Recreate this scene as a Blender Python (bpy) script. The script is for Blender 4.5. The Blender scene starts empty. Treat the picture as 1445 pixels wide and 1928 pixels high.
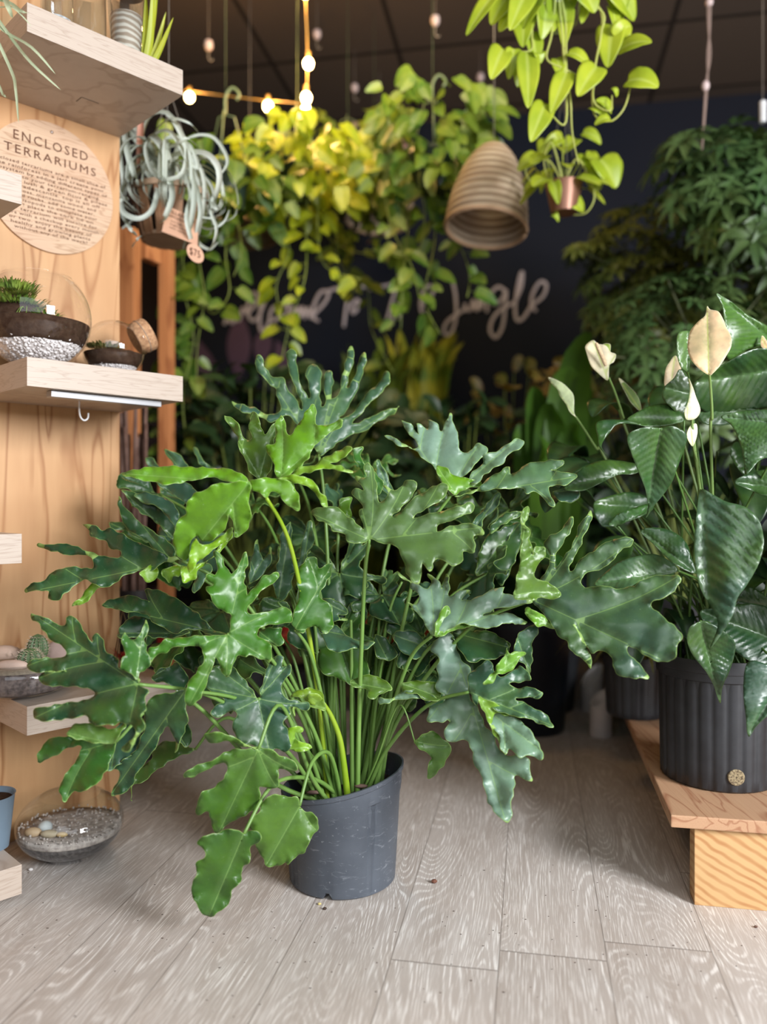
import bpy, bmesh, math, random
from mathutils import Vector, Matrix, noise
from mathutils.geometry import delaunay_2d_cdt
random.seed(7)
SC = bpy.context.scene
COL = SC.collection

# ------------------------------------------------------------------ camera, light, exposure
H, F, CX, HY = 0.68, 1500.0, 722.5, 945.0          # eye height (m), focal length / principal column / horizon row for a 1445x1928 frame
cam = bpy.data.cameras.new('camera'); camo = bpy.data.objects.new('camera', cam); COL.objects.link(camo)
camo.location = (0, 0, H); camo.rotation_euler = (math.radians(90), 0, 0)
cam.sensor_fit = 'HORIZONTAL'; cam.sensor_width = 24.0; cam.lens = 24.0 * F / 1445.0
cam.shift_y = -(964 - HY) / 1445.0
cam.clip_start = 0.02
cam.dof.use_dof = True; cam.dof.focus_distance = 1.36; cam.dof.aperture_fstop = 1.4
SC.camera = camo
SC.view_settings.view_transform = 'Standard'; SC.view_settings.look = 'None'
SC.view_settings.exposure = 0.08; SC.view_settings.gamma = 1.0; SC.view_settings.use_curve_mapping = False

def area(name, loc, target, sx, sy, power, color):
    l = bpy.data.lights.new(name, 'AREA'); l.shape = 'RECTANGLE'; l.size = sx; l.size_y = sy; l.energy = power; l.color = color
    o = bpy.data.objects.new(name, l); COL.objects.link(o); o.location = loc
    d = Vector(target) - Vector(loc); o.rotation_euler = d.to_track_quat('-Z', 'Y').to_euler()
    return o
area('window_daylight', (2.5, -0.95, 1.60), (-0.1, 1.6, 0.4), 1.2, 1.3, 235, (0.95, 0.97, 1.0))
area('shopfront_daylight', (0.1, -0.75, 1.55), (0.1, 1.0, 0.25), 2.2, 1.3, 32, (0.9, 0.95, 1.0))
area('hanging_plant_fill', (-0.15, 2.05, 2.45), (-0.25, 3.0, 1.75), 1.2, 0.3, 9, (1.0, 0.80, 0.45)).data.spread = math.radians(95)  # unseen warm fill, added to brighten the hanging plants from the front
W = bpy.data.worlds.new('world'); SC.world = W; W.use_nodes = True
W.node_tree.nodes['Background'].inputs[0].default_value = (0.75, 0.86, 1.0, 1)
W.node_tree.nodes['Background'].inputs[1].default_value = 0.04
SC.cycles.max_bounces = 8; SC.cycles.transparent_max_bounces = 16; SC.cycles.caustics_reflective = False
SC.cycles.caustics_refractive = False; SC.cycles.use_denoising = True; SC.cycles.sample_clamp_indirect = 4.0

# ------------------------------------------------------------------ helpers
TH = math.radians(10.5)
U = Vector((math.sin(TH), math.cos(TH), 0)); V = Vector((math.cos(TH), -math.sin(TH), 0)); Z = Vector((0, 0, 1))
def P(x, y, Y): return Vector(((x - CX) / F * Y, Y, H - (y - HY) / F * Y))      # where the line of sight at (x, y) reaches depth Y
def atz(x, y, z):
    Y = (H - z) * F / (y - HY); return Vector(((x - CX) / F * Y, Y, z))
E = Vector((.7021, .7121, 0)).normalized(); N = Vector((E.y, -E.x, 0)); P0 = Vector((-.582, 1.757, 0))
def PN(a, z, d=0): return P0 + E * a + N * d + Z * z                            # panel frame
def a_of(x, d=0):
    r = (x - CX) / F; o = P0 + N * d
    return (r * o.y - o.x) / (E.x - r * E.y)

def tagk(o, label=None, cat=None, group=None, kind=None):
    for k, v in (('label', label), ('category', cat), ('group', group), ('kind', kind)):
        if v: o[k] = v
    return o
def thing(name, label, cat, loc, group=None):
    o = bpy.data.objects.new(name, None); COL.objects.link(o); o.location = loc; o.empty_display_size = .05
    return tagk(o, label, cat, group)
def root_loc(o):
    while o.parent: o = o.parent
    return Vector(o.location)
def mk(name, verts, faces, mat, parent=None, smooth=True, attrs=None, color=None, origin=None, hard=None, solid=None):
    verts = [Vector(v) for v in verts]
    if parent is not None: org = root_loc(parent)
    elif origin is not None: org = Vector(origin)
    else:
        lo = [min(v[i] for v in verts) for i in range(3)]; hi = [max(v[i] for v in verts) for i in range(3)]
        org = Vector(((lo[0] + hi[0]) / 2, (lo[1] + hi[1]) / 2, lo[2]))
    me = bpy.data.meshes.new(name); me.from_pydata([tuple(v - org) for v in verts], [], faces); me.update()
    if attrs:
        for k, vals in attrs.items():
            a = me.attributes.new(k, 'FLOAT', 'POINT'); a.data.foreach_set('value', vals)
    mats = mat if isinstance(mat, (list, tuple)) else [mat]
    for m in mats: me.materials.append(m)
    if smooth: me.shade_smooth()
    if hard is not None:
        try: me.set_sharp_from_angle(angle=math.radians(hard))
        except Exception: pass
    o = bpy.data.objects.new(name, me); COL.objects.link(o)
    if parent is None: o.location = org
    else: o.parent = parent
    if color: o.color = (*color, 1)
    if solid:
        s = o.modifiers.new('thickness', 'SOLIDIFY'); s.thickness = solid; s.offset = 0
    return o

class MB:
    def __init__(s): s.v = []; s.f = []; s.a = {}
    def add(s, v, f, **at):
        n = len(s.v); s.v += [Vector(p) for p in v]; s.f += [tuple(i + n for i in q) for q in f]
        for k, vals in at.items():
            l = s.a.setdefault(k, []); l += [0.0] * (n - len(l)); l += list(vals)
    def build(s, name, mat, parent=None, **kw):
        for k in s.a: s.a[k] += [0.0] * (len(s.v) - len(s.a[k]))
        return mk(name, s.v, s.f, mat, parent, attrs=s.a or None, **kw)

def box(c, ex, ey, ez, bev=0.0):
    """box centred at c with half-extent vectors ex, ey, ez"""
    c, ex, ey, ez = map(Vector, (c, ex, ey, ez))
    bm = bmesh.new(); vs = [bm.verts.new(c + ex * i + ey * j + ez * k) for i in (-1, 1) for j in (-1, 1) for k in (-1, 1)]
    for q in ((0, 1, 3, 2), (4, 6, 7, 5), (0, 4, 5, 1), (2, 3, 7, 6), (0, 2, 6, 4), (1, 5, 7, 3)): bm.faces.new([vs[i] for i in q])
    bmesh.ops.recalc_face_normals(bm, faces=bm.faces)
    if bev: bmesh.ops.bevel(bm, geom=list(bm.edges), offset=bev, segments=2, affect='EDGES', profile=.6)
    bm.verts.ensure_lookup_table(); v = [x.co.copy() for x in bm.verts]; f = [tuple(l.index for l in q.verts) for q in bm.faces]; bm.free()
    return v, f
def lathe(c, prof, n=48, M=None, close=False):
    c = Vector(c); v = []; f = []; m = len(prof)
    for r, z in prof:
        for i in range(n):
            a = 2 * math.pi * i / n; p = Vector((r * math.cos(a), r * math.sin(a), z)); v.append(c + (M @ p if M else p))
    for j in range(m - 1):
        for i in range(n): f.append((j * n + i, j * n + (i + 1) % n, (j + 1) * n + (i + 1) % n, (j + 1) * n + i))
    if close: f.append(tuple(range(n - 1, -1, -1))); f.append(tuple((m - 1) * n + i for i in range(n)))
    return v, f
def crom(pts, k=6, closed=False):
    pts = [Vector(p) for p in pts]; n = len(pts); out = []
    rng = range(n if closed else n - 1)
    for i in rng:
        if closed: a, b, c, d = pts[i - 1], pts[i], pts[(i + 1) % n], pts[(i + 2) % n]
        else: a, b, c, d = pts[max(i - 1, 0)], pts[i], pts[i + 1], pts[min(i + 2, n - 1)]
        for j in range(k):
            t = j / k
            out.append(0.5 * (2 * b + (c - a) * t + (2 * a - 5 * b + 4 * c - d) * t * t + (3 * b - a - 3 * c + d) * t * t * t))
    if not closed: out.append(pts[-1])
    return out
def tube(pts, r0, r1=None, n=8, cap=True):
    pts = [Vector(p) for p in pts]; m = len(pts); v = []; f = []
    rad = (lambda t: r0(t)) if callable(r0) else (lambda t: r0 + ((r0 if r1 is None else r1) - r0) * t)
    t0 = (pts[1] - pts[0]).normalized(); up = Vector((0, 0, 1)) if abs(t0.z) < .9 else Vector((1, 0, 0)); a = t0.cross(up).normalized()
    for i, p in enumerate(pts):
        t = (pts[min(i + 1, m - 1)] - pts[max(i - 1, 0)])
        t = t.normalized() if t.length > 1e-9 else t0
        a = (a - t * a.dot(t)); a = a.normalized() if a.length > 1e-6 else t.orthogonal().normalized(); b = t.cross(a); r = rad(i / (m - 1))
        for j in range(n):
            q = 2 * math.pi * j / n; v.append(p + (a * math.cos(q) + b * math.sin(q)) * r)
    for i in range(m - 1):
        for j in range(n): f.append((i * n + j, i * n + (j + 1) % n, (i + 1) * n + (j + 1) % n, (i + 1) * n + j))
    if cap: f.append(tuple(range(n - 1, -1, -1))); f.append(tuple((m - 1) * n + j for j in range(n)))
    return v, f
def ball(c, r, n=14, m=9, sq=(1, 1, 1)):
    c = Vector(c); v = [c + Vector((0, 0, r * sq[2]))]; f = []
    for j in range(1, m):
        th = math.pi * j / m
        for i in range(n):
            a = 2 * math.pi * i / n; v.append(c + Vector((r * sq[0] * math.sin(th) * math.cos(a), r * sq[1] * math.sin(th) * math.sin(a), r * sq[2] * math.cos(th))))
    v.append(c - Vector((0, 0, r * sq[2]))); e = len(v) - 1
    for i in range(n): f.append((0, 1 + i, 1 + (i + 1) % n)); f.append((e, 1 + (m - 2) * n + (i + 1) % n, 1 + (m - 2) * n + i))
    for j in range(m - 2):
        for i in range(n): f.append((1 + j * n + i, 1 + (j + 1) * n + i, 1 + (j + 1) * n + (i + 1) % n, 1 + j * n + (i + 1) % n))
    return v, f
PROF = {'heart': lambda t: (max(0, math.sin(math.pi * min(1, t * 1.0)) ** .55) * (1.12 - .75 * t)) if t < 1 else 0,
        'lance': lambda t: math.sin(math.pi * t ** .8) ** .9,
        'strap': lambda t: min(1, t * 8) ** .6 * (1 - t ** 5) ** .6,
        'taper': lambda t: (1 - t) ** .8,
        'oblong': lambda t: math.sin(math.pi * t ** .95) ** .6}
def blade(path, w, up, prof='lance', nx=4, fold=.25, ns=None, wave=0.0):
    """leaf blade: a width profile swept along a 3D path, folded about the midrib; returns v, f, mid"""
    ns = ns or max(5, len(path) * 3); pts = crom(path, max(2, ns // max(1, len(path) - 1))); m = len(pts); v = []; f = []; mid = []; fn = PROF[prof]
    up = Vector(up)
    for i, p in enumerate(pts):
        t = (pts[min(i + 1, m - 1)] - pts[max(i - 1, 0)]).normalized(); s = t.cross(up)
        s = s.normalized() if s.length > 1e-5 else t.orthogonal().normalized(); nn = s.cross(t)
        ww = w * .5 * max(0.0, float(fn(i / (m - 1)).real)) + 1e-5
        for j in range(-nx // 2, nx // 2 + 1):
            q = j / (nx / 2); back = t * (-(abs(q) ** 2) * ww * .35) if (prof == 'heart' and i < m * .35) else Vector()
            v.append(p + s * ww * q + nn * (fold * ww * abs(q) + wave * ww * math.sin(i * 1.3 + j)) + back); mid.append(abs(q))
    k = 2 * (nx // 2) + 1
    for i in range(m - 1):
        for j in range(k - 1): f.append((i * k + j, i * k + j + 1, (i + 1) * k + j + 1, (i + 1) * k + j))
    return v, f, mid

# ------------------------------------------------------------------ materials
def newmat(name):
    m = bpy.data.materials.new(name); m.use_nodes = True; nt = m.node_tree; b = nt.nodes['Principled BSDF']; return m, nt, b
def nd(nt, t, **kw):
    n = nt.nodes.new(t)
    for k, v in kw.items():
        if k.startswith('i_'): n.inputs[k[2:].replace('_', ' ')].default_value = v
        else: setattr(n, k, v)
    return n
def math_(nt, op, a, b=None, c=None, clamp=False):
    n = nt.nodes.new('ShaderNodeMath'); n.operation = op; n.use_clamp = clamp
    for i, x in enumerate((a, b, c)):
        if x is None: continue
        if isinstance(x, (int, float)): n.inputs[i].default_value = x
        else: nt.links.new(x, n.inputs[i])
    return n.outputs[0]
def mix_(nt, f, a, b, mode='MIX'):
    n = nt.nodes.new('ShaderNodeMix'); n.data_type = 'RGBA'; n.blend_type = mode
    for s, x in ((n.inputs[0], f), (n.inputs[6], a), (n.inputs[7], b)):
        if isinstance(x, (int, float)): s.default_value = x
        elif isinstance(x, tuple): s.default_value = (*x, 1) if len(x) == 3 else x
        else: nt.links.new(x, s)
    return n.outputs[2]
def noise_(nt, vec, scale, detail=3, rough=.55, dist=0.0):
    n = nd(nt, 'ShaderNodeTexNoise'); n.inputs['Scale'].default_value = scale; n.inputs['Detail'].default_value = detail
    n.inputs['Roughness'].default_value = rough; n.inputs['Distortion'].default_value = dist
    if vec is not None: nt.links.new(vec, n.inputs['Vector'])
    return n.outputs['Fac']
def mapr(nt, x, a, b, c=0.0, d=1.0):
    n = nt.nodes.new('ShaderNodeMapRange'); n.inputs[1].default_value = a; n.inputs[2].default_value = b; n.inputs[3].default_value = c; n.inputs[4].default_value = d
    nt.links.new(x, n.inputs[0]); return n.outputs[0]
def coords(nt, scale=(1, 1, 1), rot=(0, 0, 0), kind='Object'):
    t = nt.nodes.new('ShaderNodeTexCoord'); m = nt.nodes.new('ShaderNodeMapping'); m.inputs['Scale'].default_value = scale; m.inputs['Rotation'].default_value = rot
    nt.links.new(t.outputs[kind], m.inputs['Vector']); return m.outputs[0]
def bump(nt, b, h, s=.3, d=.002):
    n = nt.nodes.new('ShaderNodeBump'); n.inputs['Strength'].default_value = s; n.inputs['Distance'].default_value = d
    nt.links.new(h, n.inputs['Height']); nt.links.new(n.outputs[0], b.inputs['Normal'])
def simple(name, col, rough=.5, metal=0.0, spec=.5, var=0.0, scale=20, bmp=0.0, col2=None):
    m, nt, b = newmat(name); b.inputs['Roughness'].default_value = rough; b.inputs['Metallic'].default_value = metal
    b.inputs['Specular IOR Level'].default_value = spec
    c = coords(nt); n = noise_(nt, c, scale, 4)
    col2 = col2 or tuple(x * (1 - .6 * max(var, .15)) for x in col)
    nt.links.new(mix_(nt, mapr(nt, n, .35, .65), col, col2), b.inputs['Base Color'])
    if bmp: bump(nt, b, n, bmp)
    return m
def wood(name, light, dark, scale=(1.2, 9, 1.2), sc=6.0, rough=.5, ringy=1.0, spec=.35, world=False, blotch=None):
    m, nt, b = newmat(name); c = coords(nt, scale)
    w = nd(nt, 'ShaderNodeTexNoise'); w.inputs['Scale'].default_value = sc; w.inputs['Detail'].default_value = 2.5; w.inputs['Distortion'].default_value = .7 * ringy
    nt.links.new(c, w.inputs['Vector'])
    rings = math_(nt, 'FRACT', math_(nt, 'MULTIPLY', w.outputs['Fac'], 7.0 * ringy))
    rings = mapr(nt, math_(nt, 'ABSOLUTE', math_(nt, 'SUBTRACT', rings, .5)), .32, .5)
    c2 = coords(nt, tuple(s * 14 if s > 4 else s * 1.5 for s in scale)); fine = noise_(nt, c2, 8, 3)
    col = mix_(nt, rings, light, dark); col = mix_(nt, math_(nt, 'MULTIPLY', mapr(nt, fine, .35, .75), .35), col, dark)
    if blotch: col = mix_(nt, math_(nt, 'MULTIPLY', mapr(nt, noise_(nt, coords(nt), 3.2, 2), .4, .7), .6), col, blotch)
    nt.links.new(col, b.inputs['Base Color']); b.inputs['Roughness'].default_value = rough; b.inputs['Specular IOR Level'].default_value = spec
    return m
def glass(name, tint=(1, 1, 1), rough=0.0, thin=True):
    m, nt, b = newmat(name); nt.nodes.remove(b); out = nt.nodes['Material Output']
    tr = nd(nt, 'ShaderNodeBsdfTransparent'); tr.inputs[0].default_value = (*tint, 1)
    gl = nd(nt, 'ShaderNodeBsdfGlossy'); gl.inputs['Roughness'].default_value = rough + .02; gl.inputs['Color'].default_value = (.95, .97, 1, 1)
    fr = nd(nt, 'ShaderNodeLayerWeight'); fr.inputs[0].default_value = .5; mx = nd(nt, 'ShaderNodeMixShader')
    nt.links.new(math_(nt, 'ADD', math_(nt, 'MULTIPLY', math_(nt, 'POWER', fr.outputs['Facing'], 3.2), .85), .03), mx.inputs[0]); nt.links.new(tr.outputs[0], mx.inputs[1]); nt.links.new(gl.outputs[0], mx.inputs[2]); nt.links.new(mx.outputs[0], out.inputs[0])
    return m
def emis(name, col, s):
    m, nt, b = newmat(name); b.inputs['Emission Color'].default_value = (*col, 1); b.inputs['Emission Strength'].default_value = s; b.inputs['Base Color'].default_value = (*col, 1); return m
def add_translucent(m, nt, b, colsock, amt, boost=(1.0, 1.25, .5)):
    out = nt.nodes['Material Output']; t = nd(nt, 'ShaderNodeBsdfTranslucent'); mx = nd(nt, 'ShaderNodeMixShader')
    if isinstance(amt, float): mx.inputs[0].default_value = amt
    nt.links.new(mix_(nt, 1.0, colsock, boost, 'MULTIPLY'), t.inputs[0]); nt.links.new(b.outputs[0], mx.inputs[1]); nt.links.new(t.outputs[0], mx.inputs[2]); nt.links.new(mx.outputs[0], out.inputs[0])
def leafmat(name, rough=.33, trans=.28, veinw=1.1, edgew=.95, veincol=(.30, .48, .13), edgecol=(.34, .50, .14), spec=.5, ribs=False, veinamt=.42):
    """broad leaf: colour from the object, veins and pale margin from distances stored on the mesh"""
    m, nt, b = newmat(name); oi = nd(nt, 'ShaderNodeObjectInfo'); g = coords(nt)
    n = noise_(nt, g, 9, 4); base = mix_(nt, math_(nt, 'MULTIPLY', mapr(nt, n, .42, .68), .5), oi.outputs['Color'], (.085, .17, .012))
    n2 = noise_(nt, g, 45, 3); base = mix_(nt, math_(nt, 'MULTIPLY', mapr(nt, n2, .4, .75), .28), base, (.03, .07, .035))
    spk = noise_(nt, g, 260, 2); base = mix_(nt, math_(nt, 'MULTIPLY', mapr(nt, spk, .68, .8), .25), base, (.4, .5, .3))
    va = nd(nt, 'ShaderNodeAttribute'); va.attribute_name = 'vein'; ea = nd(nt, 'ShaderNodeAttribute'); ea.attribute_name = 'edge'
    base = mix_(nt, mapr(nt, va.outputs['Fac'], 0.0, 13.0, .22, 0.0), base, (.20, .34, .14))
    vf = mapr(nt, va.outputs['Fac'], veinw * .35, veinw, veinamt, 0.0)
    base = mix_(nt, vf, base, veincol)
    if ribs:
        ra = nd(nt, 'ShaderNodeAttribute'); ra.attribute_name = 'rib'; base = mix_(nt, mapr(nt, ra.outputs['Fac'], .1, .9, 0, .35), base, (.02, .05, .012))
    if not ribs:
        ra = nd(nt, 'ShaderNodeAttribute'); ra.attribute_name = 'rib'; base = mix_(nt, mapr(nt, ra.outputs['Fac'], .55, 1.0, 0, .20), base, (.16, .30, .12))
    ef = mapr(nt, ea.outputs['Fac'], edgew * .3, edgew, .8, 0.0)
    base = mix_(nt, ef, base, edgecol)
    nt.links.new(base, b.inputs['Base Color']); b.inputs['Specular IOR Level'].default_value = spec
    nt.links.new(mapr(nt, n2, .3, .8, rough - .06, rough + .14), b.inputs['Roughness'])
    n3 = noise_(nt, g, 120, 2); bump(nt, b, n3, .12, .001)
    add_translucent(m, nt, b, base, trans, (1.3, 1.7, .55))
    return m
def foliage(name, c1, c2, rough=.4, trans=.25, sc=5.0, midc=None, spec=.5):
    m, nt, b = newmat(name); g = coords(nt); n = noise_(nt, g, sc, 3)
    base = mix_(nt, mapr(nt, n, .36, .64), c1, c2)
    if midc:
        a = nd(nt, 'ShaderNodeAttribute'); a.attribute_name = 'mid'; base = mix_(nt, mapr(nt, a.outputs['Fac'], 0.0, .22, .6, 0.0), base, midc)
    nt.links.new(base, b.inputs['Base Color']); b.inputs['Roughness'].default_value = rough; b.inputs['Specular IOR Level'].default_value = spec
    add_translucent(m, nt, b, base, trans, (1.25, 1.35, .6))
    return m

# ------------------------------------------------------------------ the room
M_panel = wood('knotty_plywood', (.57, .34, .165), (.30, .13, .045), (2.6, 2.6, .35), 3.2, .5, 1.1, blotch=(.47, .23, .095))
M_lack = wood('pale_oak_laminate', (.46, .38, .315), (.375, .295, .235), (2.5, 2.5, 30), 4.0, .42, .6)
M_glass = glass('clear_glass'); M_glass2 = glass('jar_glass', (.93, .96, .97))
M_soil = simple('potting_soil', (.035, .018, .011), .95, spec=.08, var=.6, scale=90, bmp=.9, col2=(.06, .035, .022))
M_blackpot = simple('black_nursery_plastic', (.017, .018, .021), .42, var=.4, scale=30, col2=(.026, .028, .032))
M_white = simple('white_metal', (.75, .75, .76), .35); M_cord = simple('cord', (.30, .25, .20), .7)

def floor_material():
    m, nt, b = newmat('cerused_oak_planks'); g = coords(nt, (1, 1, 1)); sx = nd(nt, 'ShaderNodeSeparateXYZ'); nt.links.new(g, sx.inputs[0])
    pw = .158; col = math_(nt, 'DIVIDE', math_(nt, 'ADD', sx.outputs[0], .047), pw); cid = math_(nt, 'FLOOR', col); fx = math_(nt, 'FRACT', col)
    off = math_(nt, 'MULTIPLY', math_(nt, 'FRACT', math_(nt, 'MULTIPLY', math_(nt, 'SINE', math_(nt, 'MULTIPLY', cid, 12.9898)), 43.7)), 1.22)
    row = math_(nt, 'DIVIDE', math_(nt, 'ADD', sx.outputs[1], off), 1.22); rid = math_(nt, 'FLOOR', row); fy = math_(nt, 'FRACT', row)
    pid = math_(nt, 'ADD', math_(nt, 'MULTIPLY', cid, 7.13), math_(nt, 'MULTIPLY', rid, 3.71))
    rnd = math_(nt, 'FRACT', math_(nt, 'MULTIPLY', math_(nt, 'SINE', math_(nt, 'MULTIPLY', pid, 3.3)), 91.7))
    cb = nd(nt, 'ShaderNodeCombineXYZ'); nt.links.new(math_(nt, 'ADD', sx.outputs[0], math_(nt, 'MULTIPLY', pid, 1.7)), cb.inputs[0]); nt.links.new(math_(nt, 'ADD', sx.outputs[1], math_(nt, 'MULTIPLY', pid, 5.1)), cb.inputs[1])
    def mp(s):
        q = nt.nodes.new('ShaderNodeMapping'); q.inputs['Scale'].default_value = s; nt.links.new(cb.outputs[0], q.inputs['Vector']); return q.outputs[0]
    field = noise_(nt, mp((6.5, .8, 1)), 1.5, 1.0, .5, .3)                                       # cathedral grain: contour lines of a slow field
    rings = math_(nt, 'ABSOLUTE', math_(nt, 'SUBTRACT', math_(nt, 'FRACT', math_(nt, 'MULTIPLY', field, 44.0)), .5))
    fine = noise_(nt, mp((480, 17, 1)), 1.0, 2.5, .6, .25); gate = noise_(nt, mp((9, 2.2, 1)), 1.3, 2)
    streak = mapr(nt, fine, .53, .63)
    white = math_(nt, 'MULTIPLY', math_(nt, 'MULTIPLY', mapr(nt, rings, .26, .42), mapr(nt, fine, .42, .56)), mapr(nt, gate, .38, .55, .25, 1.0))
    white = math_(nt, 'MAXIMUM', math_(nt, 'MULTIPLY', streak, mapr(nt, gate, .3, .6, .75, .3)), white)
    base = mix_(nt, rnd, (.435, .385, .345), (.515, .465, .425)); base = mix_(nt, mapr(nt, noise_(nt, mp((30, 3, 1)), 1.0, 3), .35, .7, 0, .5), base, (.34, .28, .235))
    c = mix_(nt, math_(nt, 'MULTIPLY', white, .72), base, (.86, .83, .79))
    gap = math_(nt, 'MAXIMUM', math_(nt, 'LESS_THAN', math_(nt, 'ABSOLUTE', math_(nt, 'SUBTRACT', fx, .5)), 2), 0)
    e1 = mapr(nt, math_(nt, 'MINIMUM', fx, math_(nt, 'SUBTRACT', 1.0, fx)), 0.002, .009, .65, 0.0)
    e2 = mapr(nt, math_(nt, 'MINIMUM', fy, math_(nt, 'SUBTRACT', 1.0, fy)), 0.0006, .0018, .6, 0.0)
    c = mix_(nt, math_(nt, 'MAXIMUM', e1, e2), c, (.13, .105, .085))
    nt.links.new(c, b.inputs['Base Color']); nt.links.new(mapr(nt, fine, .3, .7, .46, .6), b.inputs['Roughness']); b.inputs['Specular IOR Level'].default_value = .35
    bump(nt, b, math_(nt, 'SUBTRACT', fine, math_(nt, 'MAXIMUM', e1, e2)), .15, .001); return m
def quad(name, pts, mat, kind='structure', rot=None):
    o = mk(name, pts, [(0, 1, 2, 3)], mat, origin=(0, 0, 0), smooth=False); o['kind'] = kind; return o
def room(u, v, z=0): return V * v + U * u + Z * z
CE = 2.78; BW = 4.45 * math.cos(TH)      # ceiling height, back wall distance along the planks
fl = mk('floor', [(-3.2, -3.4, 0), (4.2, -3.4, 0), (4.2, BW + .1, 0), (-3.2, BW + .1, 0)], [(0, 1, 2, 3)], floor_material(), origin=(0, 0, 0), smooth=False)
fl.rotation_euler = (0, 0, -TH); fl['kind'] = 'structure'
def ceiling_material():
    m, nt, b = newmat('black_ceiling_tiles'); g = coords(nt); br = nd(nt, 'ShaderNodeTexBrick'); br.offset = 0; nt.links.new(g, br.inputs['Vector'])
    for k, v in (('Color1', (.13, .095, .072, 1)), ('Color2', (.105, .08, .064, 1)), ('Mortar', (.035, .027, .022, 1)), ('Scale', 1.0), ('Mortar Size', .012), ('Brick Width', .61), ('Row Height', .61)): br.inputs[k].default_value = v
    nt.links.new(br.outputs[0], b.inputs['Base Color']); b.inputs['Roughness'].default_value = .85; b.inputs['Specular IOR Level'].default_value = .1; bump(nt, b, noise_(nt, g, 80, 3), .2); return m
ce = mk('ceiling', [(-3.2, -3.4, 0), (-3.2, BW + .1, 0), (4.2, BW + .1, 0), (4.2, -3.4, 0)], [(0, 1, 2, 3)], ceiling_material(), origin=(0, 0, 0), smooth=False)
ce.rotation_euler = (0, 0, -TH); ce.location.z = CE; ce['kind'] = 'structure'
def wall_material():
    m, nt, b = newmat('charcoal_wall_paint'); g = coords(nt); n = noise_(nt, g, 1.1, 2); c = mix_(nt, mapr(nt, n, .4, .6), (.009, .012, .021), (.013, .014, .021))
    nt.links.new(c, b.inputs['Base Color']); b.inputs['Roughness'].default_value = .7; b.inputs['Specular IOR Level'].default_value = .12; bump(nt, b, noise_(nt, g, 150, 2), .1); return m
M_wall = wall_material()
quad('wall_back', [room(BW, -3.2), room(BW, 4.2), room(BW, 4.2, CE), room(BW, -3.2, CE)], M_wall)
quad('wall_left', [room(-3.4, -2.1), room(BW, -2.1), room(BW, -2.1, CE), room(-3.4, -2.1, CE)], simple('warm_lit_wall', (.03, .021, .020), .8, spec=.1))  # warm lamp light on the dark wall is put into this brown
quad('wall_right', [room(BW, 3.3), room(-3.4, 3.3), room(-3.4, 3.3, CE), room(BW, 3.3, CE)], M_wall)
bb = MB(); bb.add(*box(room(BW - .01, .6, .05), V * 2.7, U * .01, Z * .05, .003)); o = bb.build('baseboard_back', simple('black_trim', (.02, .02, .022), .5), smooth=False); o['kind'] = 'structure'
# painted purple leaf shapes on the back wall, left of the lettering
M_mural = simple('plum_mural_paint', (.085, .042, .075), .7)
def wallpt(x, y, off=.004):
    """point where the line of sight meets the back wall"""
    d = Vector(((x - CX) / F, 1, -(y - HY) / F)); t = (BW - off) / d.dot(U); return Vector((0, 0, H)) + d * t
mb = MB()
for (x0, y0, x1, y1, w) in ((452, 585, 448, 715, 46), (375, 640, 400, 760, 44), (520, 640, 560, 740, 40), (500, 610, 490, 690, 34)):
    c0, c1 = Vector((x0, y0)), Vector((x1, y1)); s = (c1 - c0).orthogonal().normalized(); L = []
    for i in range(9): t = i / 8; L.append(c0.lerp(c1, t) + s * w * .5 * math.sin(math.pi * t))
    for i in range(7, 0, -1): t = i / 8; L.append(c0.lerp(c1, t) - s * w * .5 * math.sin(math.pi * t))
    mb.add([wallpt(p.x, p.y, .003) for p in L], [tuple(range(len(L)))])
o = mb.build('wall_mural', M_mural, smooth=False); tagk(o, 'faded plum leaf shapes painted on the dark back wall below the lettering', 'mural')

# lettering on the back wall: welcome to the jungle
W_OX, W_OY, W_S = 400, 490, 2.223
STROKES = {
 'welcome': ["50,270 60,240 70,210 70,250 88,262 100,225 106,256 122,222 128,200 145,225", "145,225 182,182 190,148 170,138 150,180 150,230 170,255 195,235", "195,235 222,160 222,100 210,110 203,190 198,270 207,298 225,285 240,250",
             "272,192 250,205 240,245 262,252 285,225", "302,182 286,210 290,240 310,232 318,198 302,182 330,190", "330,245 342,198 350,232 362,196 368,236 380,196 388,245", "385,245 402,200 412,242 430,222 470,178 486,140 456,132 425,190 422,240 446,255"],
 'to': ["570,150 560,200 550,280", "480,130 540,116 640,112", "604,165 584,190 588,222 606,206 614,175 604,165 628,188"],
 'the': ["798,0 776,90 750,180 728,262", "655,122 720,108 830,88", "750,262 765,200 778,186 780,240 792,190", "868,200 910,162 926,118 898,112 874,165 876,215 900,240"],
 'jungle': ["1004,82 1018,150 1020,240 1005,295 985,315 970,298 980,262 1015,232 1060,205", "1058,182 1062,208 1082,206 1094,168 1100,200 1104,212", "1108,215 1120,160 1124,205 1142,140 1150,170 1150,218",
            "1232,132 1196,112 1166,145 1178,184 1212,166 1230,128 1226,200 1215,280 1188,324 1164,298 1172,250 1210,205 1265,178", "1265,178 1294,110 1298,50 1284,85 1268,190 1276,252 1305,240 1336,190", "1336,190 1386,150 1398,102 1372,92 1342,140 1336,188 1356,214"]}
wt = thing('wall_lettering', 'pale handwritten style lettering reading welcome to the jungle across the dark back wall', 'lettering', wallpt(725, 600, .01))
M_letter = simple('pale_painted_letters', (.60, .52, .55), .6)
for wname, ss in STROKES.items():
    mb = MB()
    for s in ss:
        p2 = [tuple(map(float, t.split(','))) for t in s.split()]
        mb.add(*tube(crom([wallpt(W_OX + a / W_S, W_OY + b / W_S, .012) for a, b in p2], 5), .0095, n=6))
    mb.build('word', M_letter, wt)

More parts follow.
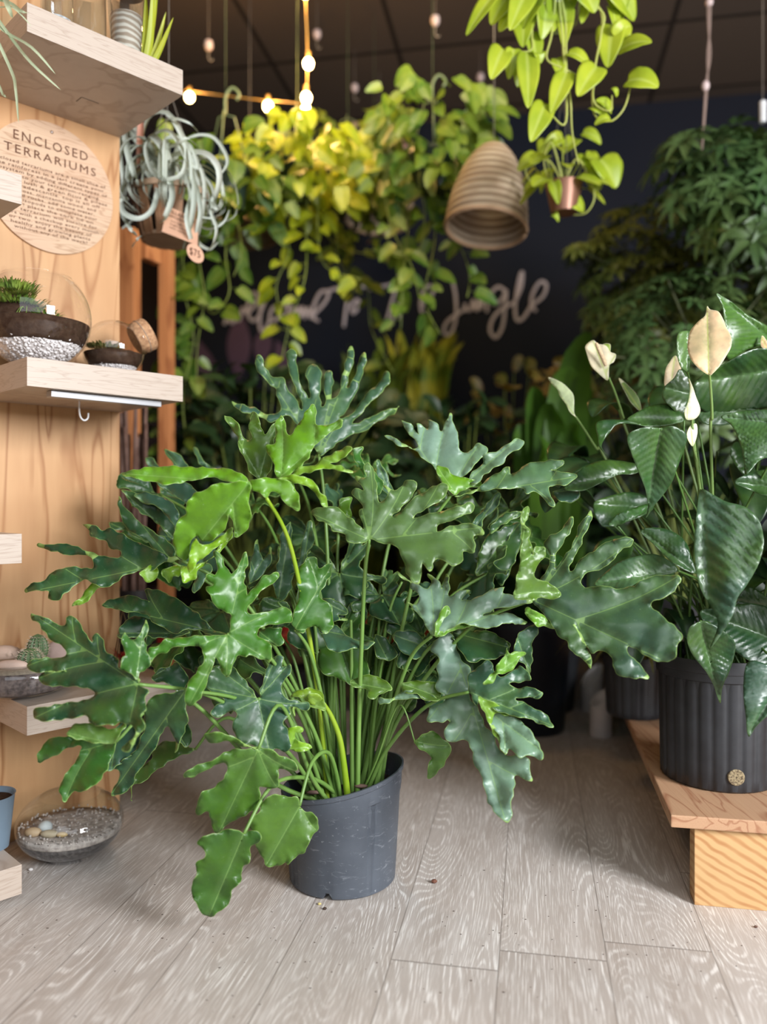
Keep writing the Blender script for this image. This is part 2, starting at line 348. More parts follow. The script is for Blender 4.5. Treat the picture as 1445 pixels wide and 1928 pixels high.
# ------------------------------------------------------------------ plywood display panel and its shelves
pt = thing('plywood_display_panel', 'tall knotty plywood display panel carrying the shelves on the left', 'display panel', P0)
mb = MB(); mb.add(*box(PN(-.75, (CE - .01) / 2, -.009), E * .75, N * .009, Z * (CE - .01) / 2, .001)); mb.build('plywood_sheet', M_panel, pt, smooth=False)
mb = MB()
for a in (-.4, -1.4): mb.add(*box(PN(a, (CE - .01) / 2, -.0185 - .02), E * .02, N * .02, Z * (CE - .01) / 2, .001))
mb.build('stud', M_panel, pt, smooth=False)
def shelf(a1, ztop, label, L=.302):
    """box shelf: right end at a1, top at ztop"""
    t = thing('box_shelf', label, 'shelf', PN(a1 - L / 2, ztop - .05, .13), 'box shelves on the plywood panel')
    mb = MB(); mb.add(*box(PN(a1 - L / 2, ztop - .025, .1305), E * L / 2, N * .13, Z * .025, .0007)); mb.build('shelf_board', M_lack, t, smooth=False); return t
sh_top = shelf(.0, 1.533, 'highest pale box shelf, above the round sign, with glass jars standing on it')
mb = MB(); c = PN(-.12, 1.4828, .10)
for q in (box(c + E * -.018, N * .012, E * .0008, Z * .0004), box(c + N * .012, E * .018, N * .0008, Z * .0004)): mb.add(*q)
mb.build('mounting_slot', simple('slot_brown_plastic', (.10, .08, .06), .6), sh_top, smooth=False)  # thin dark brown strips on the shelf underside
sh_mid = shelf(.0, .928, 'pale box shelf holding two round glass terrariums, with light bar and hook beneath')
mb = MB(); mb.add(*box(PN(-.145, .8715, .232), E * .108, N * .011, Z * .0055, .001)); mb.build('light_bar', simple('brushed_aluminium', (.40, .40, .41), .4, .5), sh_mid, smooth=False)
hk = crom([PN(-.16, .8755, .15), PN(-.16, .855, .15), PN(-.157, .843, .15), PN(-.150, .838, .15), PN(-.143, .843, .15), PN(-.142, .853, .15)], 5)
mb = MB(); mb.add(*tube(hk, .0018, n=8)); mb.build('hook', M_white, sh_mid)
shelf(.0, .3307, 'pale box shelf holding the shallow dish of cacti, behind the lowest left philodendron leaves')
shelf(-.3105, 1.235, 'box shelf cut by the left photo edge, its end overlapping the round sign')
shelf(-.3105, .626, 'box shelf cut by the left photo edge halfway up the bare plywood')
shelf(-.3105, .0645, 'box shelf just above the floor at the lower left photo edge beside the glass bowl')

# round laser-cut sign
M_sign = wood('birch_sign', (.56, .39, .26), (.39, .24, .14), (1.6, 1.6, 16), 3.5, .55, .8, blotch=(.56, .33, .22))
M_burn = simple('burnt_engraving', (.12, .045, .02), .8)
FONT = None
def text_mesh(s, width=None, height=None, spacing=1.0):
    cu = bpy.data.curves.new('t', 'FONT'); cu.body = s; cu.size = 1; cu.space_character = spacing; cu.extrude = 0.0; cu.resolution_u = 2; cu.offset = 0.0
    ob = bpy.data.objects.new('t', cu); COL.objects.link(ob); bpy.context.view_layer.update()
    me = bpy.data.meshes.new_from_object(ob.evaluated_get(bpy.context.evaluated_depsgraph_get()))
    vs = [v.co.copy() for v in me.vertices]; fs = [tuple(p.vertices) for p in me.polygons]; bpy.data.objects.remove(ob); bpy.data.meshes.remove(me); bpy.data.curves.remove(cu)
    x0 = min(v.x for v in vs); x1 = max(v.x for v in vs); return vs, fs, x0, x1
def put_text(mb, s, o, ex, ey, nn, width, height, spacing=1.0, align='c', th=.0006, capfit=None):
    vs, fs, x0, x1 = text_mesh(s, spacing=spacing); sx = width / (x1 - x0) if width else height / .72; sy = height / .72
    if not width: sx = sy * .95
    sh = {'c': (x0 + x1) / 2, 'l': x0, 'r': x1}[align]
    q = [o + ex * ((v.x - sh) * sx) + ey * (v.y * sy) + nn * th for v in vs]; mb.add(q, fs)
A_C = a_of(97, .004); YC = PN(A_C, 0).y; ZC = H - (355 - HY) / F * YC; RS = .1335
st = thing('round_wooden_sign', 'round engraved birch sign headed ENCLOSED TERRARIUMS hung on the plywood', 'sign', PN(A_C, ZC - RS, .004))
MS = Matrix((E, Z, N)).transposed()
mb = MB(); mb.add(*lathe(PN(A_C, ZC, .0008), [(RS, 0), (RS, .0045)], 96, MS, close=True)); mb.build('sign_disc', M_sign, st, smooth=False)
def zrow(x, y): a = a_of(x, .005); return a, H - (y - HY) / F * PN(a, 0, .005).y
mb = MB()
for s, xa, xb, ya, yb, hh in (('ENCLOSED', 25, 165, 260, 306, .0195), ('TERRARIUMS', 7, 180, 280, 335, .0175)):
    a1, z1 = zrow(xa, ya); a2, z2 = zrow(xb, yb); z0 = (z1 + z2) / 2 + .001
    put_text(mb, s, PN((a1 + a2) / 2, z0, .0056), E, Z, N, a2 - a1, hh, 1.25)
zt = zrow(102, 324)[1]
for i, s in enumerate(("enclosed terrariums are a small slice of", "the rainforest in a jar! create your own", "ecosystem by adding different types of", "plants to your terrarium ranging from", "fittonias, lush & green ficus & pileas", "pink tradescantia. top it all off with", "live moss, manzanita wood, and", "placed rocks. add some water,", "soil & isopods to complete your", "a jar! place the cork lid on", "your terrarium will survive for", "years with a checkup every month", "or two. enjoy the beauty of", "healthy and growing plants", "without any of the work!")):
    if i == 3: s = "plants to your terrarium-ranging"
    if i == 1: s = "the rainforest in a jar! create your"
    if i == 5: s = "pink tradescantia. top it all off"
    z = zt - i * .00925; hw = math.sqrt(max(0, (RS - .012) ** 2 - (z - ZC) ** 2)); put_text(mb, s, PN(A_C, z - .004, .0056), E, Z, N, min(2 * hw, .0063 * len(s)), .0062, 1.08)
mb.build('engraved_text', M_burn, st, smooth=False)
mb = MB(); c = PN(*zrow(97.5, 249)); mb.add(*lathe(c + N * .0054, [(.0018, 0), (.0032, .0004), (.0034, 0)], 20, MS)); mb.build('hanging_hole', M_burn, st)
mb = MB()  # a nail in the hole keeps the sign on the panel
mb.add(*tube([c + N * -.004, c + N * .007], .0012, n=8)); mb.build('nail', M_white, st)

# ------------------------------------------------------------------ glassware and terrariums
M_gravel = simple('white_gravel', (.80, .77, .76), .8, spec=.15, var=.5, scale=140, col2=(.45, .41, .40)); M_sand = simple('tan_sand', (.36, .26, .18), .9, var=.5, scale=200)
M_moss = foliage('moss_and_fittonia', (.10, .20, .03), (.28, .38, .06), .5, .3, 40); M_mosd = foliage('dry_moss', (.22, .20, .06), (.12, .13, .03), .7, .2, 60)
M_rock = simple('beige_stone', (.46, .34, .26), .8, var=.4, scale=25, bmp=.5); M_cork = simple('cork', (.50, .29, .15), .8, var=.6, scale=160, bmp=.5, col2=(.28, .14, .07))
def layer(c, R, z0, z1, amp=0.0, inset=.003, n=40, seed=0):
    """slab of filling inside a ball of radius R about c, between relative heights z0 and z1"""
    rr = lambda z: math.sqrt(max(1e-6, (R - inset) ** 2 - z * z)); prof = [(rr(z0) * .6, z0)] + [(rr(z0 + (z1 - z0) * k / 5), z0 + (z1 - z0) * k / 5) for k in range(6)] + [(rr(z1) * q, z1 + amp * (1 - q)) for q in (.75, .5, .25, .02)]
    v, f = lathe(c, prof, n)
    v = [p + Z * amp * .35 * (noise.noise(p * 60 + Vector((seed, 0, 0)))) if i >= n * 7 else p for i, p in enumerate(v)]; f.append(tuple(range(n - 1, -1, -1))); return v, f
def pebbles(mb, c, R, z, cnt, r, spread=.95, rng=random):
    for _ in range(cnt):
        a = rng.random() * 6.283; q = math.sqrt(rng.random()) * spread; rad = math.sqrt(max(0, (R - .004) ** 2 - z * z)) * q
        k = r * (.6 + .7 * rng.random()); mb.add(*ball(Vector(c) + Vector((rad * math.cos(a), rad * math.sin(a), z + k * .3)), k, 6, 4, (1, .8 + .3 * rng.random(), .75)))
def edge_gravel(mb, c, R, z0, z1, cnt, r):
    for _ in range(cnt):
        a = random.random() * 6.283; z = z0 + (z1 - z0) * random.random(); rad = math.sqrt((R - .003 - r) ** 2 - z * z); mb.add(*ball(Vector(c) + Vector((rad * math.cos(a), rad * math.sin(a), z)), r * (.7 + .5 * random.random()), 6, 4))
def tuft(mb, c, R, cnt, L, w, spread=1.0, prof='lance', up=.7):
    for _ in range(cnt):
        a = random.random() * 6.283; q = R * math.sqrt(random.random()); b = Vector(c) + Vector((q * math.cos(a), q * math.sin(a), 0)); d = Vector((math.cos(a) * spread, math.sin(a) * spread, up + random.random() * .5)).normalized(); l = L * (.5 + random.random() * .8)
        v, f, m = blade([b, b + d * l * .6, b + d * l + Vector((0, 0, -.25 * l))], w * (.7 + .6 * random.random()), Vector((-math.sin(a), math.cos(a), .3)).cross(d), prof, 2, .2, 4); mb.add(v, f, mid=m)
# large open bowl
ca = Vector((-.654, 1.5, .928 + .0985)); RA = .0985
tA = thing('terrarium_bowl', 'large open round glass terrarium with leafy green moss, soil and white gravel', 'terrarium', (ca.x, ca.y, .928))
pr = [(RA * math.sin(math.radians(q)), -RA * math.cos(math.radians(q))) for q in range(16, 143, 5)]
mb = MB(); mb.add(*lathe(ca, [(0.001, pr[0][1])] + pr + [(pr[-1][0] + .001, pr[-1][1] + .001)], 56)); mb.build('glass_bowl', M_glass, tA)
mb = MB(); mb.add(*layer(ca, RA, -.092, -.052, inset=.006)); edge_gravel(mb, ca, RA, -.085, -.046, 800, .0034); mb.build('gravel_layer', M_gravel, tA)
mb = MB(); mb.add(*layer(ca, RA, -.0515, -.012, .014)); mb.add(*ball(ca + Vector((-.035, 0, .0)), .047, 14, 9, (1, 1, .9))); mb.build('soil_layer', M_soil, tA)
mb = MB(); tuft(mb, ca + Vector((-.03, -.015, .018)), .05, 420, .022, .0034, .9, up=.6); tuft(mb, ca + Vector((-.035, -.02, .042)), .040, 420, .024, .0032, .7, up=.8); tuft(mb, ca + Vector((.03, -.03, -.004)), .024, 90, .018, .003, .9, up=.5)
for k in range(8):
    a = random.random() * 6.28; b = ca + Vector((-.01, -.02, .0)); mb.add(*tube(crom([b, b + Vector((.02 * math.cos(a) + .015, .02 * math.sin(a) - .01, .01)), b + Vector((.045 * math.cos(a) + .02, .03 * math.sin(a) - .015, -.022))], 4), .0008, n=5))
mb.build('moss_foliage', M_moss, tA)
# corked jar lying tilted
cb = PN(-.075, .928 + .0605, .12); RB = .0605; ax = (E * .86 + N * .25 + Z * .52).normalized()
tB = thing('corked_terrarium_jar', 'small round glass terrarium jar with a cork stopper tilted to the right', 'terrarium', (cb.x, cb.y, .928))
q = ax.to_track_quat('Z', 'Y').to_matrix(); pr = [(RB * math.sin(math.radians(t)), -RB * math.cos(math.radians(t))) for t in range(2, 146, 6)] + [(.034, .052), (.033, .060), (.034, .068)]
mb = MB(); mb.add(*lathe(cb, pr, 48, q)); mb.build('glass_jar', M_glass, tB)
mb = MB(); mb.add(*lathe(cb + ax * .054, [(.001, -.006), (.029, -.006), (.0325, .0), (.0345, .012), (.0345, .026), (.032, .029), (.001, .029)], 32, q)); mb.build('cork_stopper', M_cork, tB, hard=40)
mb = MB(); mb.add(*tube([cb + ax * .0655 + (q @ Vector((.0349 * math.cos(t), .0349 * math.sin(t), 0))) for t in [i * 6.2832 / 24 for i in range(25)]], .0007, n=5)); mb.build('twine', M_cord, tB)
mb = MB(); mb.add(*layer(cb, RB, -.056, -.035, inset=.005)); edge_gravel(mb, cb, RB, -.052, -.032, 480, .0020); mb.build('gravel_layer', M_gravel, tB)
mb = MB(); mb.add(*layer(cb, RB, -.0345, -.008, .012)); mb.build('soil_layer', M_soil, tB)
mb = MB(); tuft(mb, cb + Vector((-.012, -.014, .0)), .032, 260, .016, .003, .8, up=.5); mb.build('moss_foliage', M_mosd, tB)
mb = MB(); mb.add(*ball(cb + Vector((.006, -.024, .008)), .013, 10, 6, (1.2, .7, .5))); mb.build('stone', M_rock, tB)
# bowl on the floor
cf = Vector((-.604, 1.535, .0));
tF = thing('floor_terrarium_bowl', 'squat clear glass bowl with stones, pale grit and dark soil standing on the floor', 'terrarium', cf)
def fb(t): return (.097 * math.sin(t) ** .85 if t > .02 else .001, .062 - .062 * math.cos(t))
pr = [(.001, .003), (.045, .001)] + [(.099 * math.sin(math.radians(t)), .060 - .060 * math.cos(math.radians(t)) * (1 if t < 90 else 1.15)) for t in range(32, 150, 6)]
mb = MB(); mb.add(*lathe(cf, pr, 56)); mb.build('glass_bowl', M_glass2, tF)
def squat(c, z0, z1, tilt=0.0):
    rr = lambda z: .0955 * math.sqrt(max(.02, 1 - ((z - .060) / .062) ** 2)); pf = [(.01, z0)] + [(rr(z0 + (z1 - z0) * k / 4), z0 + (z1 - z0) * k / 4) for k in range(5)] + [(rr(z1) * q, z1) for q in (.7, .4, .02)]
    return lathe(c, pf, 40)
mb = MB(); mb.add(*squat(cf, .005, .045)); mb.build('soil_layer', simple('dark_charcoal_grit', (.05, .042, .04), .9, spec=.1, var=.6, scale=120, col2=(.14, .12, .11)), tF)
mb = MB(); mb.add(*squat(cf, .0455, .056))
for _ in range(420):
    a = random.random() * 6.283; z = .044 + .018 * random.random(); r = .0935 * math.sqrt(1 - ((z - .06) / .062) ** 2) * (1 if random.random() < .55 else math.sqrt(random.random())); mb.add(*ball(cf + Vector((r * .975 * math.cos(a), r * .975 * math.sin(a), max(z, .056 if r < .08 else 0))), .0014 + .0014 * random.random(), 6, 4))
mb.build('pale_grit', simple('pale_grit', (.60, .52, .46), .8, spec=.1, var=.6, scale=90, col2=(.30, .25, .22)), tF)
for k, (dx, dy, r, sq) in enumerate(((-.052, -.045, .013, (1.3, .8, .7)), (-.018, -.052, .012, (1.5, .7, .6)), (-.04, -.02, .014, (1, 1, .8)), (.006, -.055, .008, (1.4, .7, .6)))):
    mb = MB(); mb.add(*ball(cf + Vector((dx, dy, .062)), r, 10, 7, sq)); mb.build('stone', simple('pebble', ((.55, .38, .22), (.52, .42, .28), (.6, .62, .6), (.6, .42, .2))[k], .6, var=.3, scale=60), tF)
# cactus dish
cd = P(40, 1296, 1.46); cd.z = .3307
tC = thing('cactus_dish', 'shallow round glass dish of small cacti in dark soil on the low shelf', 'cactus dish', cd)
mb = MB(); mb.add(*lathe(cd, [(.001, .002), (.055, .001), (.086, .012), (.092, .035), (.090, .062), (.0915, .064), (.0935, .035), (.088, .011)], 56)); mb.build('glass_dish', M_glass2, tC)
mb = MB(); mb.add(*lathe(cd, [(.001, .004), (.054, .004), (.083, .013), (.088, .035), (.087, .049), (.05, .052), (.001, .053)], 48)); mb.build('soil_layer', simple('dark_gritty_soil', (.06, .035, .03), .95, var=.7, scale=110, col2=(.22, .15, .13), bmp=.5), tC)
mb = MB(); mb.add(*lathe(cd, [(.088, .0495), (.086, .055), (.05, .057), (.001, .058)], 48)); mb.build('sand_layer', M_sand, tC)
def cactus(c, r, h, ribs, mat):
    v = []; f = []; n = ribs * 6; m = 12
    for j in range(m + 1):
        t = j / m; rr = r * (math.sin(math.pi * (.12 + .86 * t)) ** .55 if j < m else .02)
        for i in range(n): a = 6.2832 * i / n; k = rr * (1 + .13 * math.cos(ribs * a)); v.append(c + Vector((k * math.cos(a), k * math.sin(a), h * t)))
    for j in range(m):
        for i in range(n): f.append((j * n + i, j * n + (i + 1) % n, (j + 1) * n + (i + 1) % n, (j + 1) * n + i))
    sp = MB()
    for k in range(ribs):
        a = 6.2832 * k / ribs
        for j in range(1, 9):
            t = j / 9; rr = r * math.sin(math.pi * (.12 + .86 * t)) ** .55 * 1.12; b = c + Vector((rr * math.cos(a), rr * math.sin(a), h * t))
            for s in range(5):
                d = Vector((math.cos(a + (s - 2) * .5), math.sin(a + (s - 2) * .5), random.uniform(-.6, .8))).normalized() * r * .28; sp.add(*tube([b, b + d], .0004, .0001, 3, cap=False))
    return (v, f), sp
M_cact = simple('cactus_skin', (.07, .12, .045), .6, var=.4, scale=40); M_spine = simple('cactus_spines', (.50, .40, .30), .7)
for (x, y, r, h, yy) in ((71, 1243, .017, .05, 1.475), (56, 1246, .019, .032, 1.43), (20, 1246, .015, .02, 1.50)):
    c = P(x, y, yy); c.z = cd.z + .055; g, sp = cactus(c, r, h, 13, None); mb = MB(); mb.add(*g); ob = mb.build('cactus', M_cact, tC); sp.build('spines', M_spine, ob)
for k, (x, y, yy, r, sq) in enumerate(((22, 1258, 1.40, .016, (1.9, .8, .6)), (8, 1228, 1.50, .022, (1.6, .9, .8)), (112, 1226, 1.50, .026, (1.1, .6, 1.1)), (40, 1252, 1.405, .008, (1.2, 1, .8)))):
    c = P(x, y, yy); c.z = cd.z + .062; mb = MB(); mb.add(*ball(c, r, 12, 8, sq)); mb.build('stone', simple('dish_stone', ((.60, .44, .36), (.50, .36, .28), (.42, .30, .26), (.16, .08, .06))[k], .75, var=.3, scale=40), tC)
# wire himmeli with a red air plant
hc = PN(-.045, .3307, .10)
tH = thing('wire_air_plant_stand', 'triangular brass wire frame with a red spiky air plant on the low shelf', 'plant stand', hc)
mb = MB(); tp = hc + Z * .125; bs = [hc + Vector((.035 * math.cos(a), .035 * math.sin(a), .001)) for a in (.4, 2.5, 4.6)]
for i in range(3): mb.add(*tube([bs[i], bs[(i + 1) % 3]], .0011, n=6)); mb.add(*tube([bs[i], tp], .0011, n=6))
mb.build('wire_frame', simple('aged_brass', (.16, .11, .06), .4, .8), tH)
mb = MB(); tuft(mb, hc + Z * .024, .004, 34, .045, .003, 1.2, 'taper', .5); mb.build('air_plant', foliage('red_air_plant', (.42, .02, .02), (.25, .04, .02), .5, .2), tH)
# grey pot cut by the left edge
cg = PN(a_of(-20, .15), .0645, .15)
tG = thing('blue_grey_pot', 'blue grey plant pot at the extreme left photo edge near the floor', 'pot', cg)
mb = MB(); mb.add(*lathe(cg, [(.001, 0), (.032, 0), (.042, .092), (.0435, .094), (.041, .093), (.034, .07), (.001, .068)], 40)); mb.build('pot', simple('blue_grey_glaze', (.15, .21, .27), .4, var=.2, scale=12), tG, hard=40)
mb = MB(); mb.add(*lathe(cg, [(.039, .0845), (.02, .087), (.001, .088)], 30)); mb.build('soil', M_soil, tG)
# jars on the top shelf
def jar(name, label, c, prof, fills, lid=None):
    t = thing(name, label, 'jar', c); mb = MB(); mb.add(*lathe(c, prof, 40)); mb.build('glass_body', M_glass2, t)
    for nm, pf, mat in fills: mb = MB(); mb.add(*lathe(c, pf, 36)); mb.build(nm, mat, t)
    return t
def stripes():
    m, nt, b = newmat('layered_sand'); g = coords(nt); s = nd(nt, 'ShaderNodeSeparateXYZ'); nt.links.new(g, s.inputs[0]); w = math_(nt, 'ADD', math_(nt, 'MULTIPLY', s.outputs[2], 95.0), math_(nt, 'MULTIPLY', noise_(nt, g, 18, 2), 2.0)); r = mapr(nt, math_(nt, 'SINE', math_(nt, 'MULTIPLY', w, 6.0)), -.4, .6)
    nt.links.new(mix_(nt, r, (.33, .23, .16), (.62, .52, .42)), b.inputs['Base Color']); b.inputs['Roughness'].default_value = .9; return m
cj = PN(a_of(238, .2), 1.533, .2)
jar('sand_jar', 'tapered glass jar of layered tan sand on the top shelf beside leaf tips', cj, [(.001, .001), (.024, .001), (.028, .02), (.037, .14), (.036, .14), (.0265, .021), (.001, .004)], [('layered_sand', [(.001, .005), (.0225, .005), (.0262, .022), (.031, .09), (.001, .091)], stripes())])
cj = PN(a_of(182, .16), 1.533, .12)
jar('dark_soil_jar', 'dark filled glass jar on the top shelf behind the sand jar', cj, [(.001, .001), (.034, .001), (.036, .01), (.036, .16), (.035, .16), (.035, .01), (.001, .004)], [('soil_layer', [(.001, .005), (.033, .005), (.034, .05), (.001, .055)], M_soil)])
cj = PN(a_of(112, .2), 1.533, .19)
jar('clear_jar', 'clear glass jar on the top shelf near its left end', cj, [(.001, .001), (.026, .001), (.029, .008), (.029, .14), (.028, .14), (.028, .01), (.001, .004)], [('gravel_layer', [(.001, .005), (.025, .005), (.0275, .03), (.001, .03)], M_gravel)])
# potted spiky plant at the right end of the top shelf
ct = PN(-.035, 1.533, .15)
tT = thing('strap_leaf_air_plant', 'yellow green pointed leaf tips rising past the right end of the top shelf', 'plant', ct)
M_bright = foliage('bright_strap', (.34, .44, .03), (.50, .52, .05), .4, .35, 8, (.5, .6, .15))
mb = MB()
for (x, y, dy, w) in ((327, 32, .0, .012), (313, 22, .02, .012), (289, -40, .0, .016), (270, -60, .01, .014), (300, -70, .03, .014)):
    b = ct + Vector((random.uniform(-.004, .004), random.uniform(-.004, .004), .0)); e = P(x, y, ct.y - .02 + dy); v, f, m = blade([b, b.lerp(e, .4) + Z * .01 + E * .012, e], w, -N, 'lance', 4, .35, 14); mb.add(v, f, mid=m)
mb.build('leaves', M_bright, tT)
# thin curling air plant leaves hanging in from the left
M_thin = foliage('grey_green_air_plant', (.36, .43, .28), (.46, .50, .33), .55, .2, 20)
o0 = P(-60, -10, 1.25); tI = thing('thin_leaf_air_plant', 'wispy pale air plant leaves drooping over the upper left corner', 'air plant', o0)
mb = MB()
for s in ((0, 0, 20, 70, 60, 120, 115, 170, .005), (-20, 50, 10, 60, 60, 90, 105, 140, .005), (-10, 30, 20, 130, 30, 170, 35, 232, .005), (-30, 120, 0, 165, 8, 180, 14, 184, .004), (-30, -10, 15, 5, 40, 22, 56, 25, .006), (-30, 30, 0, 14, 25, 15, 60, 50, .003), (-20, -30, 5, -5, 15, 12, 24, 34, .009)):
    pts = [P(s[i], s[i + 1], 1.25 + .02 * math.sin(i)) for i in range(0, 8, 2)]; pts[0] = o0.lerp(pts[0], .4); v, f, m = blade([o0] + pts, s[8], (0, -1, .3), 'strap', 2, .4, 18)
    mb.add(v, f, mid=m)
mb.build('leaves', M_thin, tI)
mb = MB(); mb.add(*tube([o0 + Z * .0, Vector((o0.x, o0.y, CE))], .0008, n=5)); mb.build('hanging_line', M_cord, tI)

# ------------------------------------------------------------------ lobed leaves
def parse(s, ox, oy, k):
    pts = []; tips = []; base = None
    for i, t in enumerate(s.split()):
        fl = t[-1] if t[-1] in '*^!' else ''
        x, y = map(float, t.rstrip('*^!').split(',')); p = Vector((ox + x / k, oy + y / k))
        if fl in '*!' and fl: tips.append((i, p))
        if fl == '^': base = p
        pts.append(p)
    return pts, tips, base
def inside(p, poly):
    c = False; n = len(poly); j = n - 1
    for i in range(n):
        a, b = poly[i], poly[j]
        if (a.y > p.y) != (b.y > p.y) and p.x < (b.x - a.x) * (p.y - a.y) / (b.y - a.y) + a.x: c = not c
        j = i
    return c
def segd(p, a, b):
    ab = b - a; l = ab.length_squared; t = 0 if l < 1e-9 else max(0, min(1, (p - a).dot(ab) / l)); return (p - a - ab * t).length
def leaf2d(pts, tips, base, ruffle=2.1, step=None, pinnate=False, seed=0):
    """outline -> dense triangulation in the leaf's own plane, with distances to veins and margin"""
    rnd = random.Random(seed)
    n = len(pts); xs = [p.x for p in pts]; ys = [p.y for p in pts]; size = max(max(xs) - min(xs), max(ys) - min(ys))
    step = step or max(4.2, size / 42)
    if base is None: base = pts[0]
    out = crom(pts, 5, True); res = []
    for i, p in enumerate(out):                                                                # even spacing
        q = out[(i + 1) % len(out)]; d = (q - p).length; k = max(1, int(d / step + .5))
        for j in range(k): res.append(p.lerp(q, j / k))
    per = 0; arc = [0.0]
    for i in range(len(res)): per += (res[(i + 1) % len(res)] - res[i]).length; arc.append(per)
    ph = rnd.random() * 6; poly = []
    for i, p in enumerate(res):
        t = (res[(i + 1) % len(res)] - res[i - 1]); nn = Vector((t.y, -t.x)); nn = nn.normalized() if nn.length > 1e-9 else nn
        poly.append(p + nn * ruffle * (math.sin(arc[i] / 5.6 + ph + 1.5 * math.sin(arc[i] / 19)) * .65 + math.sin(arc[i] / 2.9 + ph * 2) * .25))
    # veins
    tp = [t[1] for t in tips] or [max(pts, key=lambda q: (q - base).length)]
    mt = max(tp, key=lambda q: (q - base).length); veins = [[base.lerp(mt, i / 24) for i in range(25)]]
    md = (mt - base).normalized()
    if not pinnate:
        for t in tp:
            if t is mt: continue
            d = (t - base); al = d.dot(md); off = (d - md * al).length; st = base + md * max(0, min(al - off * .9, (mt - base).length * .8))
            ctl = st.lerp(t, .5) + md * (t - st).length * .10 * (1 if al > 0 else 0)
            veins.append([st.lerp(ctl, i / 20).lerp(ctl.lerp(t, i / 20), i / 20) for i in range(21)])
    P2 = list(poly); nb = len(P2); edges = []; face = [list(range(nb))]
    def put(q):
        P2.append(q); return len(P2) - 1
    for vn in veins:
        L = sum((vn[i + 1] - vn[i]).length for i in range(len(vn) - 1)); k = max(2, int(L / step)); last = None
        for i in range(1, k):
            t = i / k * (len(vn) - 1); j = min(int(t), len(vn) - 2); q = vn[j].lerp(vn[j + 1], t - j)
            ok = inside(q, poly) and min((q - b).length for b in poly[::2]) > step * .55
            if ok:
                a = put(q)
                if last is not None: edges.append((last, a))
                last = a
            else: last = None
    nv = len(P2)
    y = min(ys); row = 0
    while y < max(ys):
        x = min(xs) + (row % 2) * step * .5
        while x < max(xs):
            q = Vector((x + rnd.uniform(-.15, .15) * step, y + rnd.uniform(-.15, .15) * step))
            if inside(q, poly) and min((q - b).length_squared for b in poly) > (step * .6) ** 2 and all((q - P2[k]).length_squared > (step * .5) ** 2 for k in range(nb, nv)): P2.append(q)
            x += step
        y += step * .87; row += 1
    r = delaunay_2d_cdt(P2, edges, face, 1, 1e-4)
    vs = r[0]; tris = [tuple(f) for f in r[2]]
    vd = []; ed = []; along = []
    for q in vs:
        q = Vector(q); dv = min(min(segd(q, vn[i], vn[i + 1]) * (1 if k == 0 else 1.0) for i in range(0, len(vn) - 1)) for k, vn in enumerate(veins)); vd.append(dv)
        best = 1e9; bi = 0
        for i in range(len(poly)):
            d = (q - poly[i]).length_squared
            if d < best: best = d; bi = i
        ed.append(min(segd(q, poly[bi - 1], poly[bi]), segd(q, poly[bi], poly[(bi + 1) % len(poly)]))); along.append(arc[bi])
    rib = [0.0] * len(vs)
    if not pinnate:
        sp = max(9, size * .055)
        for i, q in enumerate(vs):
            q = Vector(q); bs = (1e9, 0)
            for k, vn in enumerate(veins):
                s = 0
                for j in range(0, len(vn) - 1, 2):
                    a_, b_ = vn[j], vn[min(j + 2, len(vn) - 1)]; ab = b_ - a_; l = ab.length; t = max(0, min(1, (q - a_).dot(ab) / max(1e-9, l * l))); d = (q - a_ - ab * t).length
                    if d < bs[0]: bs = (d, s + t * l)
                    s += l
            rib[i] = (.5 + .5 * math.sin((bs[1] - bs[0] * .8) / sp * 6.283)) * min(1, bs[0] / 5) * math.exp(-bs[0] / (sp * 3.5))
    if pinnate:
        L = (mt - base).length
        for i, q in enumerate(vs):
            q = Vector(q); u = (q - base).dot(md); w = abs((q - base).dot(Vector((md.y, -md.x)))); rib[i] = .5 + .5 * math.sin((u - w * .75 - w * w * .5 / L) / L * 6.283 * 13)
    return [Vector(q) for q in vs], tris, vd, ed, along, rib, base, mt, size
def gcol(c, j=.12):
    k = 1 + random.uniform(-j, j); return (c[0] * k, c[1] * k, c[2] * k)
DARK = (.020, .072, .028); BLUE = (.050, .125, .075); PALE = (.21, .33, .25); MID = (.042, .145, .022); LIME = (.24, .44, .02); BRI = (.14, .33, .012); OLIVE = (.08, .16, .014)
LEAFS = []
